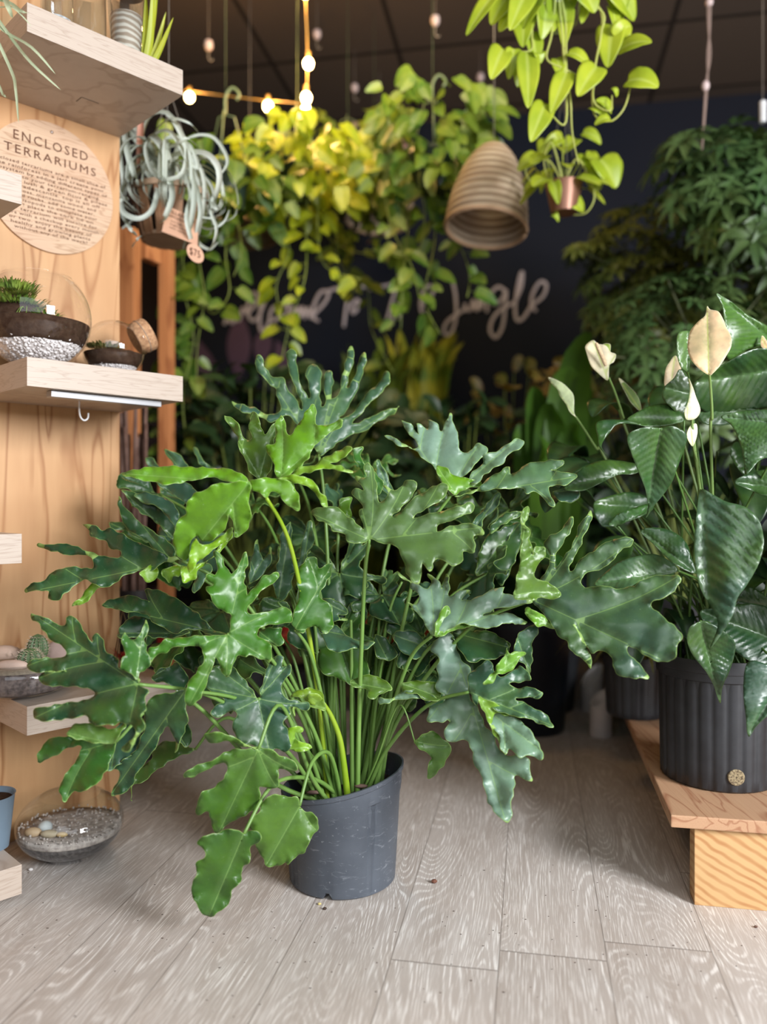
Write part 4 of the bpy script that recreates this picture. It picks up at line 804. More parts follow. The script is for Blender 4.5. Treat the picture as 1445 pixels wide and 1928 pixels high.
# unfurling lime leaf on its own stalk
roll = [(655, 1500), (648, 1440), (640, 1390), (625, 1350), (610, 1325)]
mb = MB(); mb.add(*tube(crom([P(x, y, 1.40 - .012 * i) for i, (x, y) in enumerate(roll)], 6), .0062, .0034, 10)); st_ = mb.build('petiole', M_stalk2, ph)
L("175,520^ 130,515 100,500 70,470 20,462! 60,430 110,423 150,435 172,470", D_, 1.335, (.22, .36, .02), g=(.2, .6), fold=.008, label='pale lime unfurling leaf')
L("165,505^ 120,500 90,470 95,450 130,445 160,470", D_, 1.325, (.26, .40, .02), g=(.2, -.4), fold=.006)
L("60,480^ 45,500 38,550! 30,520 35,490", D_, 1.345, (.22, .36, .02), g=(.2, .6), fold=.002)
mb = MB()  # dry papery sheath at the base of the clump
for x, y in ((560, 1497), (680, 1480), (590, 1492)): mb.add(*ball(P(x, y, 1.39), .007, 8, 5, (1.8, .7, .5)))
mb.build('dry_sheath', simple('dry_sheath', (.14, .08, .06), .8, var=.5, scale=60), ph)

# ------------------------------------------------------------------ bench and peace lily
M_plank = wood('bench_plank_wood', (.48, .29, .17), (.32, .15, .08), (6, .8, 6), 3.0, .55, 1.0)
M_pine = wood('fir_block', (.70, .45, .19), (.46, .20, .06), (2.2, 2.2, 14), 2.2, .55, 1.1)
bc = Vector((.515, 1.345, 0)); BL = 2.0
be = thing('plant_bench', 'low wooden plank bench at the right with striped pine block front', 'bench', bc + U * .5)
mb = MB(); mb.add(*box(bc + V * .76 + U * (BL / 2 - .006) + Z * .1435, V * .79, U * (BL / 2 + .006), Z * .0105, .002)); mb.build('plank_top', M_plank, be, smooth=False)
def pine():
    m, nt, b = newmat('striped_fir_front'); g = coords(nt, (1, 1, 1), (0, math.radians(-26), 0)); s = nd(nt, 'ShaderNodeSeparateXYZ'); nt.links.new(g, s.inputs[0])
    w = math_(nt, 'ADD', math_(nt, 'MULTIPLY', s.outputs[2], 430.0), math_(nt, 'MULTIPLY', noise_(nt, g, 6, 3), 22.0)); r = mapr(nt, math_(nt, 'SINE', w), -.2, .95); n = noise_(nt, coords(nt, (1, 1, 1)), 60, 3)
    gate = mapr(nt, noise_(nt, g, 9, 2), .35, .6, .25, .8)
    c = mix_(nt, math_(nt, 'MULTIPLY', r, gate), (.56, .35, .16), (.33, .115, .028)); c = mix_(nt, math_(nt, 'MULTIPLY', n, .2), c, (.5, .3, .12)); nt.links.new(c, b.inputs['Base Color']); b.inputs['Roughness'].default_value = .55; return m
mb = MB(); mb.add(*box(bc + V * .77 + U * .0215 + Z * .0665, V * .76, U * .0205, Z * .0665, .001)); mb.build('front_board', pine(), be, smooth=False)
mb = MB()
for k in (.9, 1.8): mb.add(*box(bc + V * .77 + U * k + Z * .0665, V * .74, U * .019, Z * .0663, .001))
mb.build('cross_board', M_pine, be, smooth=False)

def ribbed_pot(name, label, c, rt, rb, h, flutes, mat, parent=None, soil=True, hole=None, cat='pot'):
    t = parent or thing(name, label, cat, c); n = flutes * 8; v = []; f = []
    prof = [(.001, 0), (rb * .95, 0), (rb, .004)] + [(rb + (rt * .93 - rb) * k / 10, .004 + (h * .83 - .004) * k / 10) for k in range(1, 11)] + [(rt * .965, h * .84), (rt * .97, h * .90), (rt * .995, h * .905), (rt, h * .95), (rt * .99, h), (rt * .96, h), (rt * .93, h * .9), (rb * .9, .02), (.001, .018)]
    for j, (r, z) in enumerate(prof):
        for i in range(n):
            a = 6.2832 * i / n; k = 1.0
            if 2 <= j <= 12: k = 1 - .022 * (0.5 - 0.5 * math.cos(flutes * a)) ** 3
            v.append(Vector(c) + Vector((r * k * math.cos(a), r * k * math.sin(a), z)))
    for j in range(len(prof) - 1):
        for i in range(n): f.append((j * n + i, j * n + (i + 1) % n, (j + 1) * n + (i + 1) % n, (j + 1) * n + i))
    mb = MB(); mb.add(v, f); mb.build('nursery_pot', mat, t, hard=50)
    if soil: mb = MB(); mb.add(*lathe(c, [(rt * .925, h * .86), (rt * .5, h * .88), (.001, h * .89)], 40)); mb.build('soil', M_soil, t)
    return t
lc = Vector(((1352 - CX) / F * 1.535, 1.535, .1542))
pl = thing('potted_peace_lily', 'peace lily with glossy leaves and cream flowers in a fluted black pot on the bench', 'potted plant', lc)
ribbed_pot('', '', lc, .1165, .105, .238, 26, M_blackpot, parent=pl)
ha = math.atan2(-1, -.10); hp = lc + Vector((.1055 * math.cos(ha), .1055 * math.sin(ha), .031)); hn = Vector((math.cos(ha), math.sin(ha), 0))
qm = hn.to_track_quat('Z', 'Y').to_matrix(); mb = MB(); mb.add(*lathe(hp, [(.001, .0014), (.0125, .0014), (.014, .0016), (.0148, .0004), (.0148, -.004)], 28, qm)); mb.build('drain_hole', simple('rooty_soil_plug', (.07, .045, .025), .9, var=.8, scale=300, col2=(.35, .28, .16)), pl)
M_lily = leafmat('peace_lily_leaf', .34, .16, 1.6, 1.0, (.05, .12, .03), (.05, .10, .03), .6, True, .5)
M_spathe = leafmat('spathe', .4, .35, 2.0, .8, (.42, .48, .12), (.8, .72, .6), .3, False, .6)
LD = (.010, .045, .014); LM = (.016, .065, .018); LG = (.030, .105, .016); LS = (.035, .085, .05)
lpet = []
def LL(*a, p=True, **k):
    k.setdefault('pinnate', True); k.setdefault('mat', M_lily); k.setdefault('ruf', .0015); k.setdefault('fold', .012); k.setdefault('ruffle', .25)
    o, b = traced_leaf(pl, *a, **k)
    if p: lpet.append(b)
    return b
LL("915,812^ 860,805 800,815 755,840 748,880 765,930 790,1000 815,1060 835,1110 845,1160 850,1210 840,1262! 880,1200 930,1140 970,1080 1000,1000 1030,920 1045,850 1010,815 960,800", E_, 1.34, LM, g=(.1, -.4))
LL("1320,922^ 1313,960 1308,1020 1312,1080 1325,1120 1345,1150 1352,1180 1338,1220! 1362,1190 1382,1155 1390,1125 1408,1100 1430,1060 1439,1020 1430,980 1405,955 1370,945 1345,932", PXL, 1.27, LS, g=(-.35, .25), relief=.0045, label='large ribbed leaf with a bright sheen hanging in front')
LL("1560,800^ 1500,735 1445,720 1330,725 1250,740 1215,757! 1262,792 1290,840 1312,900 1330,980 1340,1045 1400,980 1445,960 1500,980 1560,900", E_, 1.36, (.04, .10, .035), g=(-.3, .6), relief=.005)
LL("1600,500^ 1560,430 1445,413 1350,425 1250,480 1150,530 1085,580! 1085,640 1100,700 1190,760 1240,742 1330,722 1445,712 1560,700", E_, 1.46, LD, g=(.2, -.7))
LL("1500,400^ 1500,330 1445,300 1340,240 1280,190 1225,155 1190,140! 1220,200 1235,300 1250,370 1240,430 1260,472 1340,422 1445,392", E_, 1.50, (.06, .15, .015), g=(.4, -.1))
LL("1050,532^ 1010,500 995,430 1000,340 1052,325! 1062,340 1052,400 1060,480", E_, 1.48, (.12, .22, .06), g=(.2, .1))
LL("1060,640^ 1052,560 1010,518 980,560 930,610! 922,660 960,702 1030,762 1042,700", E_, 1.45, (.02, .045, .014), g=(.1, .1))
LL("840,800^ 800,780 720,770 640,770 590,790 600,860 610,912 652,952! 620,908 632,870 662,830 700,792 780,792", E_, 1.42, LM, g=(0, .8))
LL("1030,772^ 1000,720 940,690 860,700 800,730 745,770! 820,800 900,802 980,790", E_, 1.44, LM, g=(0, .9))
LL("430,1110! 500,1030 560,990 640,970 760,982 830,1010^ 780,1040 700,1045 620,1082 540,1120 480,1125", E_, 1.46, LD, g=(0, 1.0))
LL("575,1190! 660,1150 760,1130 850,1160 880,1210^ 800,1260 700,1290 620,1300", E_, 1.50, LM, g=(0, .5))
LL("650,1290! 700,1240 780,1210 850,1190 830,1230 760,1270 700,1300^", E_, 1.44, LG, g=(0, .6))
LL("910,300^ 870,255 800,225 720,235 640,260 590,300 528,362! 590,372 660,387 750,342 830,322", F_, 1.34, LS, g=(-.1, .9))
LL("990,310^ 970,240 950,180 900,130 820,105 738,118! 800,182 870,252 930,292", F_, 1.40, LM, g=(0, .5))
LL("1010,530^ 960,560 950,620 980,690 1030,750 1070,820 1100,902! 1110,830 1140,760 1165,682 1165,620 1110,570 1060,540", F_, 1.33, LD, g=(0, -.2))
LL("1010,482! 1080,470 1160,455 1250,450 1320,470 1400,560 1420,640^ 1400,700 1330,730 1240,712 1150,652 1090,592 1030,540", F_, 1.36, LD, g=(0, .3))
LL("1400,760^ 1300,720 1240,708 1213,742 1205,850 1215,950 1228,1052! 1260,1010 1313,960 1400,900", F_, 1.26, LS, g=(-.3, .3))
LL("1170,440! 1220,372 1290,400 1340,450 1400,480^ 1330,470 1250,460", F_, 1.42, LD, g=(0, .3))
LL("1080,700! 1140,690 1260,700 1400,720 1445,760^ 1330,780 1200,800 1120,780", E_, 1.48, LD, g=(0, .3))
LL("1280,1080! 1350,1040 1445,1020 1540,1050 1540,1120^ 1445,1150 1360,1120", E_, 1.42, LM, g=(0, .6))
LL("1300,880! 1380,990 1420,1060^ 1340,1050 1290,1000 1260,930", E_, 1.50, LG, g=(0, .2))
rg = random.Random(21)
for x, y, dd, s in ((1150, 900, 1.62, .17), (1210, 880, 1.7, .17), (1120, 960, 1.58, .16), (1180, 1010, 1.55, .17), (1240, 980, 1.6, .16), (1290, 1030, 1.62, .16), (1170, 1090, 1.55, .15), (1240, 1120, 1.58, .14), (1400, 880, 1.62, .18), (1460, 1000, 1.6, .17), (1100, 870, 1.75, .16), (1350, 850, 1.68, .18), (1300, 760, 1.7, .16), (1420, 1180, 1.56, .15), (1460, 1100, 1.5, .16), (1120, 1050, 1.66, .16), (1200, 820, 1.68, .16), (1260, 1180, 1.62, .12), (1060, 920, 1.8, .16)):
    b = P(x, y, dd); a = rg.uniform(-2.6, 2.6); d = Vector((math.sin(a) * .7, -.6 + rg.uniform(-.3, .3), rg.uniform(-.6, .5))).normalized(); v, f, m = blade([b, b + d * s * .45 + Z * .02, b + d * s * .85 - Z * .01, b + d * s - Z * .05], s * .42, Vector((0, -.3, 1)), 'lance', 8, .18, 20)
    mb = MB(); mb.add(v, f, vein=[q * 22 for q in m], edge=[(1 - q) * 22 for q in m], rib=[.5 + .5 * math.sin(i // 9 * 1.6 - m[i] * 3) for i in range(len(m))]); mb.build('leaf', M_lily, pl, color=gcol(rg.choice((LD, LM, LD))), solid=.0006); lpet.append(b)
M_lst = foliage('lily_stalk', (.07, .15, .03), (.10, .20, .04), .4, .15, 10)
def lstalk(b, r=.0028, parent=None, name='petiole', mat=None, e=None):
    a = rg.uniform(0, 6.28); q = .02 + .05 * rg.random(); s = lc + Vector((q * math.cos(a), q * math.sin(a), .205)); d = b - s
    k = .95 if d.z > .25 else 1.3
    m = s + Vector((d.x * .45, d.y * .45, max(d.z * .62 * k, .09 if d.z < .2 else 0))); pts = [s - Z * .004, s.lerp(m, .5) + Z * .01, m, b]
    mb = MB(); mb.add(*tube(crom(pts, 7), r, r * .65, 7)); return mb.build(name, mat or M_lst, parent or pl)
for b in lpet: lstalk(b)
for k in range(16): lstalk(P(rg.uniform(1230, 1420), rg.uniform(1010, 1110), rg.uniform(1.5, 1.62)), .0026)
def flower(outl, org, D, col, stem, spadix=None, g=(0, .1), cup=2.6, label=None, extra=None):
    base = P(org[0] + stem[0][0] / org[2], org[1] + stem[0][1] / org[2], D)
    pts = [P(org[0] + x / org[2], org[1] + y / org[2], D + .02 * i) for i, (x, y) in enumerate(stem)]; pts.append(lc + Vector((rg.uniform(-.04, .04), rg.uniform(-.04, .04), .205)))
    mb = MB(); mb.add(*tube(crom(pts, 8), .0022, .003, 7)); fl_ = mb.build('flower_stalk', foliage('flower_stalk', (.16, .26, .07), (.20, .30, .09), .4, .15), pl)
    if label: fl_['label'] = label
    traced_leaf(fl_, outl, org, D, col, g=g, fold=.006, ruf=.001, mat=M_spathe, name='spathe', cup=cup, ruffle=.2)
    if extra: traced_leaf(fl_, extra, org, D + .012, (.25, .32, .03), g=g, fold=.004, ruf=.001, mat=M_spathe, name='bract', ruffle=.2)
    if spadix:
        p = [P(org[0] + x / org[2], org[1] + y / org[2], D - .012) for x, y in spadix]; mb = MB(); mb.add(*tube(crom(p, 8), lambda t: .0042 * (math.sin(math.pi * min(.97, .12 + t * .86)) ** .4), n=10)); mb.build('spadix', simple('spadix', (.62, .46, .28), .7, var=.5, scale=400, bmp=.6), fl_)
CR = (.74, .56, .40)
flower("1155,547^ 1100,510 1060,460 1048,400 1060,330 1100,280 1135,250 1145,203! 1162,220 1202,230 1227,270 1242,310 1264,350 1267,400 1242,450 1210,500 1175,537", E_, 1.36, (.80, .56, .38), [(1157, 545), (1165, 640), (1170, 760), (1165, 900)], g=(-.3, .1), label='largest cream peach flower')
flower("650,572^ 600,535 565,500 545,440 538,400 575,373! 600,390 640,400 662,430 690,445* 680,480 657,500", E_, 1.55, (.80, .68, .56), [(655, 560), (688, 640), (728, 760), (742, 820)], spadix=[(640, 500), (620, 450), (600, 405), (590, 385)], extra="640,480^ 620,400 660,392! 662,430 655,480", label='cream flower standing left of the rest')
flower("490,757^ 460,730 440,690 410,650 400,620 370,590 352,558! 400,573 440,600 475,640 482,680 482,730", E_, 1.58, (.72, .76, .52), [(490, 755), (540, 830), (592, 912), (660, 1010)], label='slim greenish white flower farthest left')
flower("1045,770^ 1033,730 1050,680 1060,620 1054,563! 1072,600 1092,660 1112,720 1090,762", E_, 1.38, (.84, .76, .66), [(1070, 760), (1075, 890), (1100, 1000), (1105, 1100)], g=(.3, .1), label='narrow white furled flower')
flower("1062,800^ 1092,790 1096,840 1075,902! 1050,870 1045,838", E_, 1.385, (.84, .78, .68), [(1072, 800), (1085, 920), (1100, 1040)], g=(.3, .1))
flower("965,585^ 933,600 938,520 960,480 985,450! 1002,470 1017,510 985,560", E_, 1.52, (.78, .58, .42), [(955, 590), (985, 700), (1020, 850)], g=(0, .1))
flower("815,727^ 770,690 740,640 703,563! 740,588 790,638 810,680", E_, 1.58, (.30, .42, .12), [(812, 720), (850, 800), (900, 900)], g=(0, .1))
flower("1440,420^ 1415,400 1418,350! 1440,370 1455,410", E_, 1.49, (.80, .5, .3), [(1440, 415), (1440, 520), (1400, 700)], g=(0, .1))

# ------------------------------------------------------------------ other things on the floor and bench
c2 = Vector(((1197 - CX) / F * 1.98, 1.98, .1542))
t2 = thing('potted_striped_plant', 'black nursery pot with thin yellow striped arching leaves behind the peace lily', 'potted plant', c2)
ribbed_pot('', '', c2, .082, .07, .15, 20, M_blackpot, parent=t2)
M_var = foliage('striped_leaf', (.35, .36, .10), (.12, .16, .04), .5, .2, 30)
mb = MB(); b = c2 + Z * .13
for k in range(26):
    a = rg.uniform(0, 6.28); l = rg.uniform(.10, .18); d = Vector((math.cos(a), math.sin(a), 0)); v, f, m = blade([b + d * .02, b + d * l * .45 + Z * l * .45, b + d * l * .9 + Z * l * .3, b + d * l * 1.15 + Z * .0], .011, Z, 'lance', 2, .3, 12); mb.add(v, f, mid=m)
mb.build('leaves', M_var, t2)

M_ppot = simple('white_glazed_ceramic', (.80, .77, .76), .45, var=.15)
def wedge_vase(c, w, h, cut, label):
    t = thing('white_vase', label, 'vase', c, 'white slant cut vases'); n = 28; v = []; f = []
    for j, (k, r) in enumerate(((0, .9), (.03, 1), (.97, 1.0), (1, .98), (1, .86), (.15, .82), (.12, .01))):
        for i in range(n):
            a = 6.2832 * i / n; z = h * k * (1 - cut * (.5 - .5 * math.cos(a - .3)) * (1 if k > .5 else 0)); v.append(Vector(c) + Vector((w * r * math.cos(a), w * r * math.sin(a), z)))
    for j in range(6):
        for i in range(n): f.append((j * n + i, j * n + (i + 1) % n, (j + 1) * n + (i + 1) % n, (j + 1) * n + i))
    f.append(tuple(range(n - 1, -1, -1))); mb = MB(); mb.add(v, f); mb.build('vase_body', M_ppot, t, hard=40)
wedge_vase(atz(1134, 1392, 0) + U * .035, .032, .135, -.35 * -1, 'nearer white slant cut vase on the floor beside the bench edge')
wedge_vase(atz(1118, 1348, 0) + U * .06, .034, .15, .45, 'farther white slant cut vase on the floor, partly hidden by the nearer one')
# dark bin
db = atz(1000, 1395, 0) + U * .13
tb = thing('dark_plant_bin', 'tall dark blue black planter on the floor between the philodendron and bench', 'planter', db)
mb = MB(); mb.add(*lathe(db, [(.001, 0), (.095, 0), (.10, .01), (.118, .30), (.122, .305), (.122, .33), (.114, .33), (.108, .28), (.001, .27)], 40)); mb.build('planter', simple('navy_black_plastic', (.008, .012, .020), .4, var=.2), tb, hard=40)
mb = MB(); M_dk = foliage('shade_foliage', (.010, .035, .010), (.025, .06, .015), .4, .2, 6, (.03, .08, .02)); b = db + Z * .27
for k in range(46):
    a = rg.uniform(0, 6.28); l = rg.uniform(.12, .26); d = Vector((math.cos(a), math.sin(a), 0)) * rg.uniform(.3, .9); v, f, m = blade([b + d * .03, b + d * l * .5 + Z * l * .7, b + d * l + Z * l * .9, b + d * l * 1.3 + Z * l * .6], .055, Z, 'lance', 4, .2, 10); mb.add(v, f, mid=m)
mb.build('leaves', M_dk, tb)
# crumbs on the planks
for nm, lab, x, y, r, col in (('bark_chip', 'small reddish brown bark chip lying on the open floor right of the pot', 818, 1663, .0052, (.16, .06, .035)), ('gravel_crumb', 'tiny white gravel crumb on the floor in front of the glass bowl', 58, 1640, .0040, (.75, .72, .70)), ('bark_chip', 'small brown crumb near the right photo edge below the pine block', 1424, 1747, .0028, (.12, .06, .04)), ('soil_crumb', 'dark crumb of soil at the foot of the grey pot', 612, 1713, .0032, (.05, .03, .02)), ('gravel_crumb', 'yellowish chip stuck at the foot of the grey pot by the notch', 602, 1704, .003, (.6, .5, .2))):
    p = atz(x, y, 0); mb = MB(); mb.add(*ball(p + Z * r * .7, r, 7, 5, (1.1, .8, .7))); o = mb.build(nm, simple(nm, col, .8, var=.4, scale=300), smooth=False); tagk(o, lab, 'crumb')
mb = MB()
for k in range(150):
    x = rg.uniform(30, 1430); y = rg.uniform(1620, 1925) if k % 3 else rg.uniform(1700, 1800); p = atz(x, y, 0); mb.add(*ball(p + Z * .0007, rg.uniform(.0004, .0009), 5, 3, (rg.uniform(.8, 3), rg.uniform(.7, 1.4), .6)))
o = mb.build('floor_dirt', simple('dirt_specks', (.06, .035, .02), .9), smooth=False); tagk(o, 'scattered tiny dark specks of dirt on the pale floor planks', 'dirt', kind='stuff')

# ------------------------------------------------------------------ behind the panel: posts and bundle of sticks
M_post = wood('cedar_post', (.50, .20, .075), (.32, .11, .04), (5, 5, .6), 3, .55, .8)
rk = P(285, 900, 2.45); rk.z = 0
tr = thing('cedar_rack', 'reddish cedar post rack standing behind the right edge of the plywood panel', 'rack', rk)
for x, w, yy, zt in ((245, .024, 2.40, 1.50), (314, .020, 2.55, 1.52)):
    mb = MB(); c = P(x, 0, yy); mb.add(*box(Vector((c.x, c.y, zt / 2)), V * w, U * w, Z * zt / 2, .003)); mb.build('post', M_post, tr, smooth=False)
pa, pb = P(249, 0, 2.40), P(316, 0, 2.55); d = (pb - pa); d.z = 0; d.normalize(); md = (pa + pb) / 2
for z in (1.455, .25): mb = MB(); mb.add(*box(Vector((md.x, md.y, z)), d * .038, d.orthogonal().normalized() * .018 if False else Vector((-d.y, d.x, 0)) * .016, Z * .03, .002)); mb.build('rail', M_post, tr, smooth=False)
M_stick = simple('bark_sticks', (.13, .065, .045), .8, var=.6, scale=30, bmp=.5, col2=(.22, .13, .10))
sb = P(252, 900, 2.12); sb.z = 0
ts = thing('stick_bundle', 'upright bundle of brown bark sticks in a tall dark tube beside the plywood edge', 'stick bundle', sb)
mb = MB(); mb.add(*lathe(sb, [(.001, 0), (.055, 0), (.062, .45), (.058, .45), (.052, .02), (.001, .015)], 24)); mb.build('tube_vase', simple('dark_tube', (.02, .015, .014), .5), ts, hard=40)
rg = random.Random(5)
for k in range(15):
    a = rg.uniform(0, 6.28); q = rg.uniform(.005, .046); b = sb + Vector((q * math.cos(a), q * math.sin(a), .02)); e = P(rg.uniform(228, 276), rg.uniform(762, 830), 2.12 + rg.uniform(-.03, .03)); mb = MB(); mb.add(*tube([b, b.lerp(e, .5) + Vector((rg.uniform(-.006, .006), 0, 0)), e], rg.uniform(.005, .009), .005, 7)); mb.build('stick', M_stick, ts)

# ------------------------------------------------------------------ hanging air plant basket with tags
M_til = foliage('silver_air_plant', (.42, .47, .41), (.58, .62, .56), .6, .18, 9); M_til2 = foliage('pink_centre', (.60, .25, .18), (.55, .40, .30), .5, .2)
M_slat = wood('basket_slats', (.36, .19, .10), (.20, .09, .05), (5, 5, .8), 4, .6)
tcn = P(318, 380, 1.95); tx = thing('basket_air_plant', 'silvery curling leaf air plant in a hanging slatted wooden basket with tags', 'air plant', tcn)
k = 1.95 / F
mb = MB()
for i in range(12):
    a = 6.2832 * i / 12; top = tcn + Vector((.088 * math.cos(a), .088 * math.sin(a), .018)); bot = tcn + Vector((.062 * math.cos(a), .062 * math.sin(a), -.098)); tt = (top - bot).normalized(); s = Vector((-math.sin(a), math.cos(a), 0))
    mb.add(*box((top + bot) / 2, s * .012, s.cross(tt) * .003, tt * (top - bot).length / 2, .001))
mb.build('basket_slats', M_slat, tx, smooth=False)
mb = MB(); mb.add(*lathe(tcn, [(.090, .008), (.0945, .008), (.0945, .022), (.090, .022), (.090, .008)], 36)); M_hoop = simple('hoop_wood', (.45, .30, .20), .6, var=.3); mb.build('basket_hoop', M_hoop, tx, hard=40); mb = MB(); mb.add(*lathe(tcn, [(.001, -.097), (.066, -.097), (.066, -.089), (.001, -.089)], 36)); mb.build('basket_base', M_hoop, tx, hard=40)
mb = MB(); mb.add(*ball(tcn + Z * -.03, .058, 16, 10, (1, 1, .9))); mb.build('fibre_filling', simple('coir', (.05, .03, .018), .95, var=.7, scale=120, bmp=.8), tx)
mb = MB()
for a in (0.6, 2.7, 4.8): mb.add(*tube([tcn + Vector((.091 * math.cos(a), .091 * math.sin(a), .02)), tcn + Z * .28, Vector((tcn.x, tcn.y, CE))], .0008, n=4))
mb.build('hanging_wire', M_cord, tx)
TIL = ["268,262 258,246 250,240 243,238,;14", "268,264 275,235 290,215 315,214 335,240 352,280 350,315 335,335 305,338 285,320 275,290 276,270 290,262;11", "272,270 300,250 322,250 345,285 352,300 372,318 370,300 355,270 330,262;9",
       "350,262 380,255 405,262 425,290 428,310 415,330;8", "300,300 345,290 385,290 408,310 414,340 405,375 395,388;13", "345,300 362,330 366,380 358,430 345,470;12", "330,310 345,350 335,400 320,430;12", "318,330 325,370 312,410 302,420;13",
       "298,330 296,370 285,400 262,413 236,404 228,385 235,372 242,378;12", "262,300 245,330 228,360 222,400;9", "240,250 228,290 232,340 228,380;9", "285,300 300,330 320,345 333,330;9", "370,300 385,340 384,390 376,430 372,455 395,470 412,455;9", "385,330 402,360 398,400 408,430 402,460 388,475;7",
       "392,370 405,385 410,395 402,390 396,380 380,372;6", "380,410 400,412 409,411;5", "378,426 392,432 410,428 425,415 432,395;6", "228,400 245,430 258,445;8", "230,432 245,420 256,414;6", "250,466 258,452 268,444;7", "285,262 300,270 318,300 320,320;16", "270,265 268,290 275,320 300,345 330,340;15", "243,250 240,280 250,320 262,350;14", "290,250 320,225 355,232 375,252;6",
       "326,300 300,310 275,350 262,380 250,390;8", "360,330 372,360 378,400 372,440 376,470;10", "352,330 360,370 352,410 360,450 366,470;10", "310,262 336,262 360,290 372,330 376,360;12", "296,285 330,275 352,262 370,275;10"]
mb = MB()
for i, s in enumerate(TIL):
    s, w = s.replace(',;', ';').split(';'); pp = [tuple(map(float, t.split(','))) for t in s.split()]; m = len(pp); pts = []
    for j, (x, y) in enumerate(pp): pts.append(P(x, y, 1.95 - .09 * math.sin(math.pi * j / max(1, m - 1) * .8 + .2) * (1 if i % 3 else -.25) - .05))
    pts = [tcn + Vector((rg.uniform(-.015, .0), -.02, .05))] + pts if i % 2 == 0 and len(pp) < 7 and pp[0][1] < 320 else pts
    v, f, md_ = blade(pts, float(w) * k * .85, (0, -1, .25), 'strap' if len(pp) < 6 else 'strap', 4, .5, 34); 
    n = len(v); mb.add([p.lerp(pts[-1], 0) for p in v], f, mid=md_)
for i in range(34):
    a = rg.uniform(0, 6.28); o = Vector((math.cos(a), math.sin(a), 0)); b = tcn + o * .015 + Z * .03; l = rg.uniform(.06, .15); p1 = b + o * l * .5 + Z * l * .55; p2 = b + o * l * 1.0 + Z * l * .25; p3 = p2 + o * l * .1 - Z * l * .7; p4 = p3 - o * l * .5 - Z * l * .2
    v, f, md_ = blade([b, p1, p2, p3, p4], rg.uniform(.010, .018), Z, 'taper', 4, .45, 26); mb.add(v, f, mid=md_)
mb.build('curling_leaves', M_til, tx)
mb = MB(); v, f, m = blade([tcn + P(268, 270, 0) * 0 + Z * .06 + Vector((-.06, -.05, 0)), P(266, 240, 1.86), P(262, 222, 1.86)], .016, (0, -1, 0), 'lance', 4, .5, 12); mb.add(v, f, mid=m); mb.build('pink_leaf', M_til2, tx)
M_tag = simple('laser_cut_tag', (.72, .42, .28), .6, var=.15, scale=30)
def tag_plate(name, px, Y, txt, round_=False):
    pts = [P(x, y, Y + dy) for x, y, dy in px]; ex = (pts[1] - pts[0]); ey = (pts[0] - pts[3]); nn = ex.cross(ey).normalized() * 1; nn = nn if nn.y < 0 else -nn; mb = MB()
    if round_:
        c = (pts[0] + pts[2]) / 2; X, Y_ = ex * .5, ey * .5; ring = [c + X * math.cos(t) + Y_ * math.sin(t) for t in [i * 6.2832 / 32 for i in range(32)]]
    else: ring = pts[::-1]
    n = len(ring); mb.add([p + nn * .001 for p in ring] + [p - nn * .001 for p in ring], [tuple(range(n)), tuple(range(2 * n - 1, n - 1, -1))] + [(i, (i + 1) % n, n + (i + 1) % n, n + i) for i in range(n)])
    o = mb.build(name, M_tag, tx, smooth=False); mb = MB(); exn, eyn = ex.normalized(), ey.normalized()
    for s, u, w, width, h in txt: put_text(mb, s, pts[3] + ex * u + ey * w + nn * .0016, exn, eyn, nn, width * ex.length, h * ey.length, 1.1)
    mb.build('engraved_text', M_burn, o, smooth=False)
tag_plate('name_tag', [(316, 388, 0), (373, 413, -.01), (372, 462, -.01), (305, 436, 0)], 1.83, [('TILLANDSIA', .50, .80, .86, .13), ('XEROGRAPHICA', .50, .66, .80, .085), ('low light', .42, .50, .42, .07), ('bright indirect', .52, .38, .62, .07), ('water weekly', .48, .26, .55, .07)])
tag_plate('price_tag', [(352, 452, 0), (384, 466, 0), (384, 502, 0), (352, 486, 0)], 1.82, [('$75', .5, .30, .62, .42)], True)

